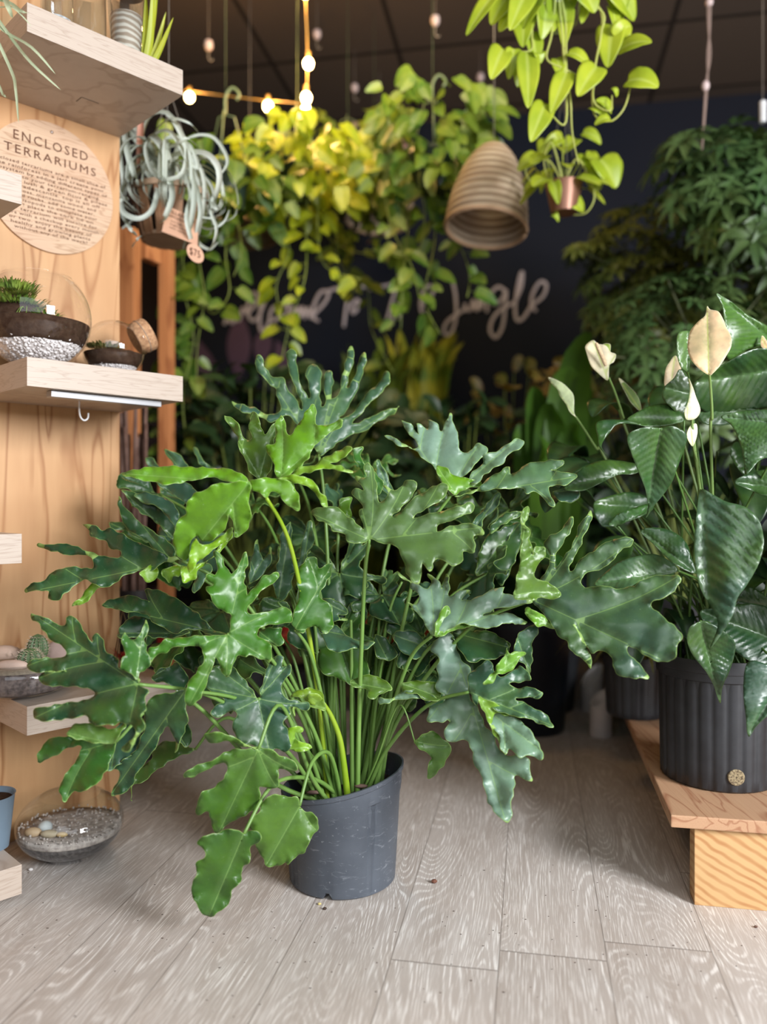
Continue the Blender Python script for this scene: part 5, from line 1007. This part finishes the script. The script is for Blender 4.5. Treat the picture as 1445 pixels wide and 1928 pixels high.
# ------------------------------------------------------------------ trailing plants in hanging pots
M_yel = foliage('pothos_bulb_lit', (.38, .40, .012), (.19, .27, .012), .38, .35, 14, (.45, .48, .08)); M_grn = foliage('pothos_green', (.055, .13, .016), (.15, .21, .02), .38, .3, 12, (.2, .28, .05)); M_olv = foliage('pothos_olive', (.13, .16, .012), (.06, .10, .012), .38, .3, 12, (.25, .28, .04))  # M_yel carries the bulbs' warm light in its leaf colour
M_vine = foliage('vine_stem', (.22, .27, .04), (.14, .18, .03), .5, .1, 9); M_dpot = simple('dark_green_hanging_pot', (.018, .035, .028), .35, var=.2)
def heart(b, d, s, up, w=.85):
    return blade([b, b + d * s * .35, b + d * s * .7 - Z * s * .04, b + d * s - Z * s * .12], s * w, up, 'heart', 6, .16, 12)
def hanging(label, x, y, Y, vines, mat, R_=.085, leaf=.07, crown=70, seed=1, hook=False, pot=M_dpot, spread=.16, group='trailing plants in hanging pots', potname='hanging_pot', lift=.02, rise=.10, seps=(.028, .05)):
    c = P(x, y, Y); r = random.Random(seed); t = thing('hanging_pothos', label, 'hanging plant', c, group)
    mb = MB(); mb.add(*lathe(c, [(.001, -.11), (R_ * .68, -.11), (R_ * .95, .0), (R_, .004), (R_, .018), (R_ * .93, .018), (R_ * .9, 0), (.001, -.012)], 32)); mb.build(potname, pot, t, hard=40)
    mb = MB()
    for a in (.5, 2.6, 4.7): mb.add(*tube([c + Vector((R_ * math.cos(a), R_ * math.sin(a), .01)), c + Vector((R_ * .35 * math.cos(a), R_ * .35 * math.sin(a), .2)), c + Z * .2], .003, n=5))
    if hook: hx = crom([c + Z * .2, c + Z * .26, c + Z * .29 + Vector((.022, 0, 0)), c + Z * .27 + Vector((.045, 0, 0)), c + Z * .25 + Vector((.036, 0, 0))], 5); mb.add(*tube(hx, .005, n=6))
    mb.add(*tube([c + Z * .2 + Vector((.0, 0, 0)), Vector((c.x, c.y, CE))], .0007, n=4))
    mb.build('hanger', simple('hanger_plastic', (.10, .14, .07), .5), t)
    mb = MB()
    for _ in range(crown):
        a = r.uniform(0, 6.283); q = R_ * math.sqrt(r.random()); b = c + Vector((q * math.cos(a), q * math.sin(a), lift)); ll = r.uniform(.04, spread); e = b + Vector((math.cos(a) * ll, math.sin(a) * ll, r.uniform(-.16, rise)))
        d = Vector((math.cos(a + r.uniform(-.8, .8)) * .6, math.sin(a + r.uniform(-.8, .8)) * .4, r.uniform(-1.2, .1))).normalized(); v, f, m = heart(e, d, leaf * r.uniform(.65, 1.1), Vector((r.uniform(-.7, .7), -.9, .25))); mb.add(v, f, mid=m)
    vb = []
    for vi, vn in enumerate(vines):
        a = r.uniform(0, 6.28); pts = [P(q[0], q[1], Y + r.uniform(-.03, .03) - .03) for q in vn]; pp = crom([c + Vector((0, 0, .02))] + pts, 8); m_ = MB(); m_.add(*tube(pp, .0028, .0018, 5)); vb.append(m_)
        acc = 0; nxt = .04
        for i in range(1, len(pp)):
            acc += (pp[i] - pp[i - 1]).length
            if acc > nxt and i > 6:
                nxt = acc + r.uniform(*seps); a = r.uniform(0, 6.28); o = Vector((math.cos(a), math.sin(a) * .8 - .2, r.uniform(-.2, .4))); st = pp[i] + o * r.uniform(.012, .035)
                d = Vector((o.x, o.y, r.uniform(-1.3, -.2))).normalized(); v, f, m = heart(st, d, leaf * r.uniform(.55, 1.05), Vector((r.uniform(-.5, .5), -1, .4))); mb.add(v, f, mid=m); mb.add(*tube([pp[i], st], .001, n=3, cap=False), mid=[0] * 6)
    mb.build('foliage', mat, t)
    for m_ in vb: m_.build('vine', M_vine, t)
    return t
hanging('yellow lit trailing pothos in a hanging pot below the two glowing bulbs', 560, 318, 2.78, [[(578, 330), (577, 420), (575, 520), (548, 600), (530, 680)], [(530, 330), (515, 400), (545, 470), (520, 545), (548, 640)], [(600, 330), (598, 420), (612, 500), (680, 525)], [(500, 320), (500, 370), (520, 410)]], M_yel, .085, .076, 190, 2, spread=.17, rise=.10)
hanging('dense trailing pothos in a hanging pot just right of the glowing bulbs', 655, 320, 3.12, [[(640, 330), (635, 420), (640, 500), (690, 540), (700, 620), (740, 700)], [(690, 330), (680, 430), (655, 460), (650, 560)], [(620, 340), (610, 430), (655, 470), (720, 480)], [(700, 330), (720, 400), (712, 470)]], M_olv, .085, .076, 190, 3, spread=.18, rise=.14)
hanging('large dark green trailing pothos hanging left of the wicker shade', 815, 300, 2.75, [[(790, 330), (800, 400), (790, 470), (760, 480), (700, 470)], [(830, 320), (850, 400), (880, 450)], [(860, 320), (845, 420), (870, 470), (885, 520), (880, 560)], [(780, 320), (770, 420), (760, 520), (755, 620)], [(730, 320), (735, 420), (775, 500), (790, 560)], [(800, 320), (820, 440), (800, 560), (830, 630)]], M_grn, .09, .08, 210, 4, spread=.17, rise=.2, hook=True)
hanging('trailing pothos in a dark pot left of the others, vines reaching below the middle shelf', 425, 330, 2.65, [[(432, 400), (425, 480), (432, 550), (405, 590), (385, 575)], [(360, 380), (345, 470), (350, 560), (365, 640), (345, 740), (350, 830)], [(340, 380), (340, 480), (320, 600), (328, 700), (322, 820), (330, 860)], [(390, 380), (375, 480), (385, 560), (372, 650), (370, 740)], [(440, 380), (455, 470), (440, 520)]], M_grn, .085, .078, 90, 5, spread=.17, rise=.10, hook=True)
# purple striped trailing plant between them
M_pink = foliage('pink_trailing', (.38, .20, .20), (.20, .17, .12), .45, .25, 12)
hanging('pinkish trailing plant hanging between the pothos and wicker shade', 705, 300, 3.42, [[(700, 330), (705, 400), (715, 470)]], M_pink, .07, .055, 60, 8, spread=.11, rise=.10)
# near plants, upper right: every leaf where it hangs
M_near = foliage('chartreuse_heart_leaf', (.52, .58, .045), (.36, .46, .03), .36, .42, 9, (.62, .68, .2)); M_near2 = foliage('lime_vine', (.50, .52, .14), (.42, .46, .10), .45, .2)
def near_plant(label, c, potr, leaves, vines, pot, Y, crown=0, lf=.06, seed=3):
    t = thing('hanging_pothos', label, 'hanging plant', c); r = random.Random(seed)
    mb = MB(); mb.add(*lathe(c, [(.001, -potr * 1.5), (potr * .7, -potr * 1.5), (potr, 0), (potr * 1.04, .005), (potr * .97, .006), (potr * .9, -.01), (.001, -.015)], 32)); mb.build('hanging_pot', pot, t, hard=40)
    mb = MB()
    for a in (.5, 2.6, 4.7): mb.add(*tube([c + Vector((potr * math.cos(a), potr * math.sin(a), .0)), c + Z * .26, Vector((c.x, c.y, CE))], .0011, n=4))
    mb.build('hanger', simple('hanger_wire', (.10, .09, .08), .5), t)
    for vn in vines: mb = MB(); mb.add(*tube(crom([c] + [P(x, y, Y + d) for x, y, d in vn], 7), .0032, .0016, 7)); mb.build('vine', M_near2, t)
    for (x0, y0, x1, y1, w, d0, d1) in leaves:
        b = P(x0, y0, Y + d0); e = P(x1, y1, Y + d1); k_ = Y / F; up = Vector((r.uniform(-.5, .5), -1, r.uniform(0, .6))); v, f, m = blade([b, b.lerp(e, .35) + Vector((0, -.008, .004)), b.lerp(e, .7) + Vector((0, -.006, .004)), e], w * k_, up, 'heart', 8, .22, 16)
        mb = MB(); mb.add(v, f, mid=m); mb.build('leaf', M_near, t, solid=.0006)
    if crown:
        for _ in range(crown):
            a = r.uniform(0, 6.28); b = c + Vector((math.cos(a), math.sin(a), 0)) * r.uniform(.0, .05); e = b + Vector((math.cos(a) * r.uniform(.03, .09), math.sin(a) * .06, r.uniform(.0, .10))); v, f, m = heart(e, Vector((math.cos(a), math.sin(a), -.5)).normalized(), lf * r.uniform(.7, 1.2), Vector((0, -.7, .7))); mb = MB(); mb.add(v, f, mid=m); mb.add(*tube([b, e], .0012, n=4), mid=[0] * 8); mb.build('leaf', M_near, t)
    return t
near_plant('chartreuse heart leaf vine hanging closest to the camera at the top right', P(1050, -40, 1.9), .07, [
    (940, -20, 878, 68, 42, 0, -.03), (960, -10, 925, 48, 60, 0, 0), (1000, -30, 960, 58, 62, 0, -.04), (1010, 0, 985, 55, 60, 0, 0), (985, 10, 985, 90, 60, .02, .0), (1030, 15, 1020, 75, 55, 0, 0), (1045, -20, 1040, 62, 52, .03, 0), (948, 92, 925, 150, 56, 0, -.03), (968, 92, 958, 150, 40, 0, .02), (992, 98, 995, 205, 54, 0, -.03), (985, 100, 975, 165, 50, .03, .03), (1012, 102, 1018, 120, 34, 0, 0),
    (1068, 136, 1038, 215, 50, 0, -.02), (1070, 100, 1112, 128, 40, 0, 0), (1028, 195, 1000, 268, 56, 0, -.03), (1125, 125, 1088, 182, 62, 0, -.03), (1065, 5, 1062, 90, 42, .02, 0), (1085, -30, 1120, 25, 80, 0, .0), (1140, -40, 1195, 40, 90, 0, .04), (1150, 45, 1145, 128, 66, .02, .0), (1160, 70, 1190, 50, 46, 0, 0), (1165, 95, 1228, 80, 46, 0, -.05), (1182, 152, 1240, 165, 64, 0, -.03),
    (1152, 210, 1122, 190, 30, .02, 0), (1162, 182, 1150, 168, 16, 0, 0), (1150, 225, 1120, 236, 30, 0, 0), (1150, 15, 1160, 62, 34, .03, .02), (1120, 200, 1140, 220, 50, .03, .02),
    (1020, -20, 1005, 40, 58, .03, .02), (970, 20, 940, 60, 44, .03, 0), (1000, 60, 1010, 125, 46, .02, .01), (955, -30, 905, 30, 50, .04, 0), (1075, -40, 1068, 40, 50, .04, .02), (1110, -30, 1095, 45, 44, .05, .02), (1160, -30, 1170, 40, 60, .05, .03), (1048, 110, 1055, 150, 34, .02, 0)],
    [[(1065, 40, 0), (1067, 130, 0), (1075, 190, 0), (1078, 250, .02), (1090, 310, .05)], [(1132, 20, 0), (1133, 60, 0), (1122, 120, 0), (1120, 150, 0), (1117, 180, -.01), (1125, 200, -.01), (1150, 208, -.02), (1153, 180, -.01)], [(1132, 20, .02), (1118, 150, .02), (1120, 215, .02), (1150, 228, .01), (1175, 205, 0), (1187, 165, 0), (1185, 152, 0)], [(1040, 60, 0), (1030, 110, 0), (1060, 128, 0), (1085, 140, 0)], [(1005, 50, 0), (1000, 95, 0), (950, 92, 0)], [(1068, 215, .0), (1040, 218, 0), (1026, 196, 0)]], glass('vase_glass', (.9, .95, 1)), 1.9)
near_plant('small yellow green pothos in a copper and black hanging pot below the closest vine', P(1062, 350, 2.2), .05, [
    (1012, 295, 975, 322, 38, 0, 0), (1030, 262, 1020, 300, 40, 0, 0), (1040, 340, 1052, 385, 30, -.03, -.04), (1130, 300, 1160, 355, 82, -.03, -.03), (1098, 250, 1132, 272, 36, 0, 0), (1085, 262, 1060, 290, 40, 0, 0), (1075, 380, 1100, 400, 42, -.02, 0), (1060, 258, 1020, 285, 34, 0, 0), (1110, 320, 1128, 360, 50, 0, 0), (1100, 290, 1118, 330, 50, .02, 0), (1040, 405, 1052, 418, 18, 0, 0)],
    [[(1085, 300, -.03), (1108, 330, -.03), (1120, 370, -.03), (1105, 400, -.02), (1080, 405, 0)], [(1030, 300, 0), (990, 320, 0), (1008, 352, 0)], [(1040, 270, -.02), (1025, 300, -.03), (1030, 330, -.02)]], simple('copper_glaze', (.22, .10, .06), .4, .4), 2.2, 16, .07, 9)

# ------------------------------------------------------------------ wicker shades
def wicker():
    m, nt, b = newmat('woven_rattan'); g = coords(nt, kind='UV'); at = nd(nt, 'ShaderNodeAttribute'); at.attribute_name = 'mid'; w = mapr(nt, math_(nt, 'SINE', math_(nt, 'MULTIPLY', at.outputs['Fac'], 260.0)), -.5, .7); n = noise_(nt, coords(nt), 14, 3)
    c = mix_(nt, w, (.24, .17, .11), (.50, .40, .29)); c = mix_(nt, mapr(nt, n, .4, .7, 0, .45), c, (.28, .17, .10)); nt.links.new(c, b.inputs['Base Color']); b.inputs['Roughness'].default_value = .8; bump(nt, b, w, .5); return m
M_wick = wicker()
def shade(label, x, y, Y, R_, Hh, tilt=0.0):
    c = P(x, y, Y); t = thing('wicker_lampshade', label, 'lampshade', c, 'wicker pendant shades'); Mx = Matrix.Rotation(tilt, 3, 'Y') @ Matrix.Rotation(-.16, 3, 'X'); prof = []
    for i in range(41): q = i / 40; prof.append((R_ * math.cos(q * math.pi / 2 * .93) ** .5 * (1 + .02 * math.sin(i * 2.1)), Hh * q))
    v, f = lathe(c, prof, 56, Mx); at = []
    for j in range(41): at += [prof[j][1]] * 56
    mb = MB(); mb.add(v, f, mid=at); mb.build('woven_shade', M_wick, t, solid=.005)
    mb = MB(); mb.add(*tube([c + Mx @ Vector((R_ * math.cos(a), R_ * math.sin(a), 0)) for a in [i * 6.2832 / 48 for i in range(49)]], .007, n=8))
    for z in (.55, .78): mb.add(*tube([c + Mx @ Vector((R_ * 1.01 * math.cos(z * math.pi / 2 * .93) ** .62 * math.cos(a), R_ * 1.01 * math.cos(z * math.pi / 2 * .93) ** .62 * math.sin(a), Hh * z)) for a in [i * 6.2832 / 48 for i in range(49)]], .004, n=6))
    mb.build('rim_band', simple('rattan_band', (.42, .26, .15), .7, var=.4), t)
    mb = MB(); mb.add(*tube([c + Mx @ Vector((0, 0, Hh)), Vector((c.x + tilt * Hh, c.y + .16 * Hh, CE))], .0012, n=6)); mb.build('cord', M_cord, t)
    mb = MB(); mb.add(*ball(c + Mx @ Vector((0, 0, Hh * .55)), .022, 12, 8, (1, 1, 1.3))); mb.build('bulb', simple('unlit_bulb_glass', (.6, .58, .5), .1), t)
shade('domed wicker pendant shade hanging against the dark wall, right of the dark green pothos', 915, 430, 2.42, .122, .262, .12)
shade('wicker pendant shade glowing orange brown behind the leftmost pothos', 468, 440, 3.25, .125, .22)
shade('wicker pendant shade half hidden behind the two middle pothos', 715, 410, 3.85, .165, .27)

# ------------------------------------------------------------------ string lights and ceiling hooks
M_bulb = emis('lit_filament_bulb', (1.0, .62, .22), 45); M_sock = simple('brass_socket', (.4, .25, .08), .4, .6)
def string_light(label, pts, bulbs, power):
    c = P(pts[0][0], pts[0][1], pts[0][2]); t = thing('string_light', label, 'string light', c); mb = MB(); mb.add(*tube(crom([P(*q) for q in pts], 8), .0022, n=6)); mb.build('cable', simple('lit_cable', (.45, .28, .08), .5), t)
    for x, y, Y in bulbs:
        b = P(x, y, Y); mb = MB(); mb.add(*ball(b, .017, 14, 10, (1, 1, 1.15))); o = mb.build('bulb', M_bulb, t); mb = MB(); mb.add(*lathe(b + Z * .016, [(.006, 0), (.009, .004), (.009, .024), (.002, .028)], 12)); mb.build('socket', M_sock, o)
        l = bpy.data.lights.new('bulb_glow', 'POINT'); l.energy = power; l.color = (1, .55, .2); l.shadow_soft_size = .02; lo = bpy.data.objects.new('bulb_glow', l); COL.objects.link(lo); lo.location = b + Vector((0, -.035, -.005))
string_light('upright string of glowing filament bulbs dropping from the ceiling', [(574, -200, 2.75), (576, 0, 2.75), (579, 90, 2.75), (578, 215, 2.75)], [(575, -14, 2.75), (581, 120, 2.75), (577, 184, 2.73), (576, 208, 2.77)], 3.4)
string_light('sagging string with two small glowing bulbs running left from the bright one', [(578, 198, 2.78), (540, 192, 2.9), (470, 186, 3.0), (330, 168, 3.2)], [(505, 200, 2.95), (357, 183, 3.15)], 2)
M_ins = simple('pale_pink_insulator', (.62, .48, .46), .4)
for lab, x, y, Y in (('pale ceiling hook cup, left one near the top shelf end', 393, 84, 3.0), ('small pale ceiling hook cup right of the upright lights', 597, 64, 3.3), ('pale ceiling hook cup above the dark green pothos hook', 820, 38, 2.9), ('faint pink ceiling hook cup low in the dark, right of the lights', 668, 165, 3.7), ('faint pale ceiling hook cup beside the wicker shade top', 905, 145, 3.7)):
    b = P(x, y, Y); t = thing('ceiling_hook', lab, 'ceiling hook', b, 'ceiling hooks'); mb = MB(); mb.add(*lathe(b, [(.002, -.022), (.012, -.018), (.017, -.004), (.015, .012), (.005, .018)], 16)); mb.build('cup', M_ins, t)
    mb = MB(); mb.add(*tube([b + Z * .015, Vector((b.x, b.y, CE))], .0007, n=4)); mb.add(*tube(crom([b - Z * .02, b - Z * .05, b - Z * .062 + Vector((.008, 0, 0)), b - Z * .055 + Vector((.016, 0, 0))], 5), .0018, n=5)); mb.build('hook_rod', M_cord, t)
b = P(1337, 0, 2.35); tM = thing('knotted_hanger', 'bare knotted cord hanger dangling from the ceiling above the umbrella trees', 'cord', P(1322, 285, 2.35))
mb = MB()
for o in (-.005, .004, .0): mb.add(*tube(crom([Vector((b.x + .0, b.y, CE)), P(1336, 0, 2.35) + Vector((o, 0, 0)), P(1335, 100, 2.35) + Vector((-o, 0, 0)), P(1331, 160, 2.35) + Vector((o * .5, 0, 0)), P(1322, 285, 2.35)], 7), .003, n=5))
mb.build('cord', simple('brown_cord', (.22, .15, .12), .8), tM); mb = MB(); mb.add(*ball(P(1329, 162, 2.35), .012, 10, 7, (1, 1, 1.3))); mb.add(*ball(P(1336, 5, 2.35), .012, 10, 7)); mb.build('bead', M_ins, tM)
b = P(1437, 210, 2.5); tM = thing('white_tag_light', 'small white cylinder hanging on a thread at the right photo edge', 'pendant', b); mb = MB(); mb.add(*lathe(b, [(.001, -.035), (.010, -.035), (.011, .03), (.004, .036)], 16)); mb.build('cylinder', M_white, tM, hard=40); mb = MB(); mb.add(*tube([b + Z * .035, Vector((b.x, b.y, CE))], .001, n=4)); mb.build('thread', M_cord, tM)

# ------------------------------------------------------------------ umbrella trees at the right
def umbel_tree(label, base, region, cnt, leaf, mat, seed, Y0, Y1, ptr=.14):
    """pot on the floor, bare trunk, and crown of hand shaped leaves filling the region"""
    r = random.Random(seed); t = thing('umbrella_tree', label, 'tree', base, 'umbrella trees at the right wall'); mb = MB(); mb.add(*lathe(base, [(.001, 0), (ptr * .8, 0), (ptr, .26), (ptr * .95, .26), (ptr * .9, .22), (.001, .22)], 28)); mb.build('pot', M_blackpot, t, hard=40)
    fo = MB(); st = MB(); cen = P(sum(p[0] for p in region) / len(region), sum(p[1] for p in region) / len(region), (Y0 + Y1) / 2)
    forks = [base + Z * .2, base.lerp(cen, .5) + Vector((0, 0, -.02)), cen]; st.add(*tube(crom(forks, 6), .014, .008, 8)); poly = [Vector(p) for p in region]; xs = [p.x for p in poly]; ys = [p.y for p in poly]; n = 0
    while n < cnt:
        q = Vector((r.uniform(min(xs), max(xs)), r.uniform(min(ys), max(ys))))
        if not inside(q, poly): continue
        n += 1; e = P(q.x, q.y, r.uniform(Y0, Y1)); d = (e - cen).normalized() * .6 + Z * .6 + Vector((r.uniform(-.4, .4), r.uniform(-.6, .2), 0)); d.normalize(); s = d.orthogonal().normalized(); w = d.cross(s); nl = r.randint(6, 8); l = leaf * r.uniform(.7, 1.2)
        if n % 6 == 0: st.add(*tube([e, e.lerp(cen, .45) + Z * -.02, cen], .002, .005, 4, cap=False))
        for j in range(nl):
            a = 6.283 * j / nl + r.uniform(-.15, .15); o = s * math.cos(a) + w * math.sin(a); p1 = e + (o * .93 + d * .25) * l * .5; p2 = e + (o * .95 + d * .05) * l - Z * l * .18; v, f, m = blade([e + o * l * .12, p1, p2], l * .30, d, 'lance', 2, .2, 5); fo.add(v, f, mid=m)
    st.build('branches', simple('tree_stem', (.09, .10, .04), .7, var=.4), t); fo.build('foliage', mat, t); return t
M_um1 = foliage('umbrella_leaf', (.042, .090, .028), (.105, .155, .048), .4, .22, 4, (.10, .18, .05)); M_um2 = foliage('fine_umbrella_leaf', (.150, .155, .022), (.060, .095, .022), .4, .2, 3, (.08, .11, .03))
umbel_tree('taller umbrella tree with bright broad leaflets at the upper right edge', room(2.55, 1.30, .1545), [(1262, 262), (1300, 240), (1340, 270), (1380, 235), (1450, 245), (1560, 260), (1600, 480), (1445, 520), (1330, 470), (1270, 400), (1240, 320)], 230, .082, M_um1, 31, 2.3, 2.65)
umbel_tree('wide dense umbrella tree with fine olive leaflets below the taller one', room(3.28, .62, .1545), [(1085, 450), (1130, 410), (1210, 380), (1300, 360), (1400, 420), (1560, 460), (1600, 720), (1400, 720), (1250, 710), (1150, 680), (1110, 600), (1085, 520)], 620, .062, M_um2, 33, 2.75, 3.25)
umbel_tree('lower umbrella tree behind the peace lily flowers, bluish green leaflets', room(2.6, .95, .1545), [(1180, 560), (1260, 520), (1400, 500), (1560, 560), (1600, 860), (1300, 860), (1180, 760), (1120, 690)], 240, .065, M_um1, 35, 2.25, 2.6, .12)

# ------------------------------------------------------------------ potted plants along the back wall
def clump(label, cat, name, base, tops, w, mat, seed, prof='lance', potr=.13, poth=.24, fold=.2, droop=.15, n=None, group='potted plants along the back wall', potm=None, jit=.12, mats=None):
    """potted plant whose blades run from the pot to the given crown points"""
    r = random.Random(seed); t = thing(name, label, cat, base, group); mb = MB(); mb.add(*lathe(base, [(.001, 0), (potr * .8, 0), (potr, poth), (potr * 1.03, poth), (potr * .95, poth - .003), (potr * .9, poth * .85), (.001, poth * .84)], 28)); mb.build('pot', potm or M_blackpot, t, hard=40)
    fo = MB(); b0 = base + Z * poth * .85
    for x, y, Y in tops:
        e = P(x, y, Y) + Vector((0, r.uniform(-jit, jit), 0)); d = e - b0; h = Vector((d.x, d.y, 0)); q = b0 + h * .12; v, f, m = blade([q, q + Vector((h.x * .25, h.y * .25, d.z * .45)), b0 + Vector((h.x * .65, h.y * .65, d.z * .88)), e + Z * 0], w * r.uniform(.75, 1.2), Vector((-h.x * .6 + r.uniform(-.2, .2), -h.y * .3 - .5, .35)), prof, 4, fold, 14, .04); fo.add(v, f, mid=m)
    fo.build('leaves', mat, t); return t
def leafy(label, cat, name, base, region, cnt, leaf, w, mat, seed, Y0, Y1, potr=.13, poth=.24, prof='oblong', group='potted plants along the back wall', potm=None, up=.3):
    r = random.Random(seed); t = thing(name, label, cat, base, group); mb = MB(); mb.add(*lathe(base, [(.001, 0), (potr * .8, 0), (potr, poth), (potr * .95, poth), (potr * .9, poth * .85), (.001, poth * .84)], 28)); mb.build('pot', potm or M_blackpot, t, hard=40)
    fo = MB(); st = MB(); poly = [Vector(p) for p in region]; xs = [p.x for p in poly]; ys = [p.y for p in poly]; n = 0; b0 = base + Z * poth * .8
    while n < cnt:
        q = Vector((r.uniform(min(xs), max(xs)), r.uniform(min(ys), max(ys))))
        if not inside(q, poly): continue
        n += 1; e = P(q.x, q.y, r.uniform(Y0, Y1)); o = Vector((e.x - b0.x, e.y - b0.y, 0)); o = o.normalized() if o.length > .01 else Vector((1, 0, 0)); d = (o * .8 + Vector((r.uniform(-.7, .7), r.uniform(-.8, .2), r.uniform(-.5, .7) + up))).normalized(); l = leaf * r.uniform(.7, 1.25)
        v, f, m = blade([e, e + d * l * .5 + Z * l * .06, e + d * l - Z * l * .15], l * w, Vector((r.uniform(-.3, .3), -.8, .6)), prof, 4, .2, 9); fo.add(v, f, mid=m)
        if n % 2 == 0: st.add(*tube([b0, b0.lerp(e, .5) + Z * .06, e], .003, .002, 4, cap=False))
    fo.build('foliage', mat, t); st.build('stems', M_vine, t); return t
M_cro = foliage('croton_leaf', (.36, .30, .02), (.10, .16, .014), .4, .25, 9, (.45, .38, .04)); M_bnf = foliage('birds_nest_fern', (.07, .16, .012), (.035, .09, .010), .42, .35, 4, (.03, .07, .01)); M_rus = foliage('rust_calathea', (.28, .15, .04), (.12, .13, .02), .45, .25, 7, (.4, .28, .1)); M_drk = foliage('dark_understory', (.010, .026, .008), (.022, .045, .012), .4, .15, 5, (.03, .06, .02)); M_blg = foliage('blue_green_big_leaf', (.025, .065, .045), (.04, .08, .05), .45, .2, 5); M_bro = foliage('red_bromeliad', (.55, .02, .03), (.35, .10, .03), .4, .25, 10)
rr = random.Random(9)
clump('upright yellow splashed croton below the word jungle', 'potted plant', 'croton', room(3.75, -.57), [(rr.uniform(720, 880), rr.uniform(610, 800), 3.55) for _ in range(60)], .075, M_cro, 41)
clump('yellowish strap leaf plant behind the top of the philodendron', 'potted plant', 'croton', room(3.55, -.75), [(rr.uniform(640, 800), rr.uniform(640, 860), 3.4) for _ in range(40)], .06, M_olv, 42)
clump("broad strap leaved bird's nest fern left of the peace lily flowers", 'potted plant', 'birds_nest_fern', room(2.70, .05), [(1098, 640, 2.55), (1075, 690, 2.5), (1040, 760, 2.5), (1000, 730, 2.6), (1110, 720, 2.6), (1010, 830, 2.5), (1085, 800, 2.5), (1130, 780, 2.6), (975, 800, 2.6)], .115, M_bnf, 43, 'strap', .11, .22, .12)
leafy('rust and olive leaved plant on the dark background left of the fern', 'potted plant', 'calathea', room(3.35, -.10), [(900, 740), (960, 700), (1050, 690), (1100, 760), (1060, 880), (940, 880)], 70, .11, .5, M_rus, 44, 3.0, 3.5)
leafy('olive leaved plant right of the fern behind the white flowers', 'potted plant', 'calathea', room(3.0, .40, .1545), [(1080, 690), (1180, 680), (1260, 690), (1260, 780), (1120, 840), (1060, 800)], 70, .10, .5, M_rus, 45, 2.85, 3.2, .12)
clump('dark blue green broad leaved plant in the shade left of the rust plant', 'potted plant', 'broad_leaf_plant', room(3.47, -.40), [(890, 760, 3.1), (860, 800, 3.1), (920, 790, 3.1), (880, 850, 3.05), (830, 830, 3.1), (940, 850, 3.1)], .17, M_blg, 46, 'oblong')
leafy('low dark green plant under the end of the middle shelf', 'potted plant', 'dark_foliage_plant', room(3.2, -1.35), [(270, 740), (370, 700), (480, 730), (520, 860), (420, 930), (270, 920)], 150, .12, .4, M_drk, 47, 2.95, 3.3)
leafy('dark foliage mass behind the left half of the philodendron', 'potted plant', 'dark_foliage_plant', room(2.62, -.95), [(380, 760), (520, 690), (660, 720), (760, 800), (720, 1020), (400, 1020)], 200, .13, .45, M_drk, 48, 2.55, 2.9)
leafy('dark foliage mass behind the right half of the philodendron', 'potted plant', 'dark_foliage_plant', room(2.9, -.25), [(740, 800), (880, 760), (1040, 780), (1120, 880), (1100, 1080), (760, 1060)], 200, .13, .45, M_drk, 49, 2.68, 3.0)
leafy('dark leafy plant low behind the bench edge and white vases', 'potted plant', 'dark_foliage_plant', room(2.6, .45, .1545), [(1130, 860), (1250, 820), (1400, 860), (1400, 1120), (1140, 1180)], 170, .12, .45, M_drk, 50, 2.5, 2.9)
leafy('unseen leafy potted plant added on the bench off the right edge to shade the floor', 'potted plant', 'dark_foliage_plant', room(1.66, 1.02, .1545), [(1570, 760), (1900, 760), (1950, 1250), (1560, 1250)], 90, .16, .45, M_drk, 77, 1.3, 1.6, .12, .22, group='unseen plants added for shade')  # out of view, added to block window light from the back floor
for x, y, s in ((700, 1185, 61), (590, 1205, 62), (770, 1195, 63), (240, 1225, 64)):
    b_ = P(x, y, 2.6 if x != 240 else 2.35); b_.z = 0; zz = P(x, y, b_.y).z; lab = {700: 'red bromeliad glimpsed through the philodendron stalks at its centre', 590: 'red and orange bromeliad glimpsed left of centre through the stalks', 770: 'reddish bromeliad glimpsed at the right through the stalks', 240: 'red leaved plant on the floor behind the plywood edge'}[x]
    t = thing('red_bromeliad', lab, 'potted plant', b_, 'red bromeliads behind the philodendron'); mb = MB(); mb.add(*lathe(b_, [(.001, 0), (.06, 0), (.078, zz * .62), (.07, zz * .62), (.001, zz * .55)], 24)); mb.build('pot', M_blackpot, t, hard=40); mb = MB()
    for k in range(22): a = rr.uniform(0, 6.28); l = rr.uniform(.10, .17); d = Vector((math.cos(a), math.sin(a), 0)); q = b_ + Z * zz * .6; v, f, m = blade([q, q + d * l * .5 + Z * l * .8, q + d * l * 1.0 + Z * l * .8], .028, Vector((-d.x * .4, -.7, .5)), 'lance', 2, .3, 9); mb.add(v, f, mid=m)
    mb.build('leaves', M_bro, t)
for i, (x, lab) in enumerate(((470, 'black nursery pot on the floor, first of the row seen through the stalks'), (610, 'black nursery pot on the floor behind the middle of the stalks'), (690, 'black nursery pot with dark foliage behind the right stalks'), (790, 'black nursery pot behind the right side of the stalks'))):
    b_ = atz(x, 1278, 0) + U * .12; leafy(lab, 'potted plant', 'black_potted_plant', b_, [(x - 60, 1120), (x + 60, 1120), (x + 70, 1215), (x - 70, 1215)], 30, .10, .4, M_drk, 70 + i, b_.y - .12, b_.y + .12, .10, .15, group='black pots on the floor behind the philodendron')
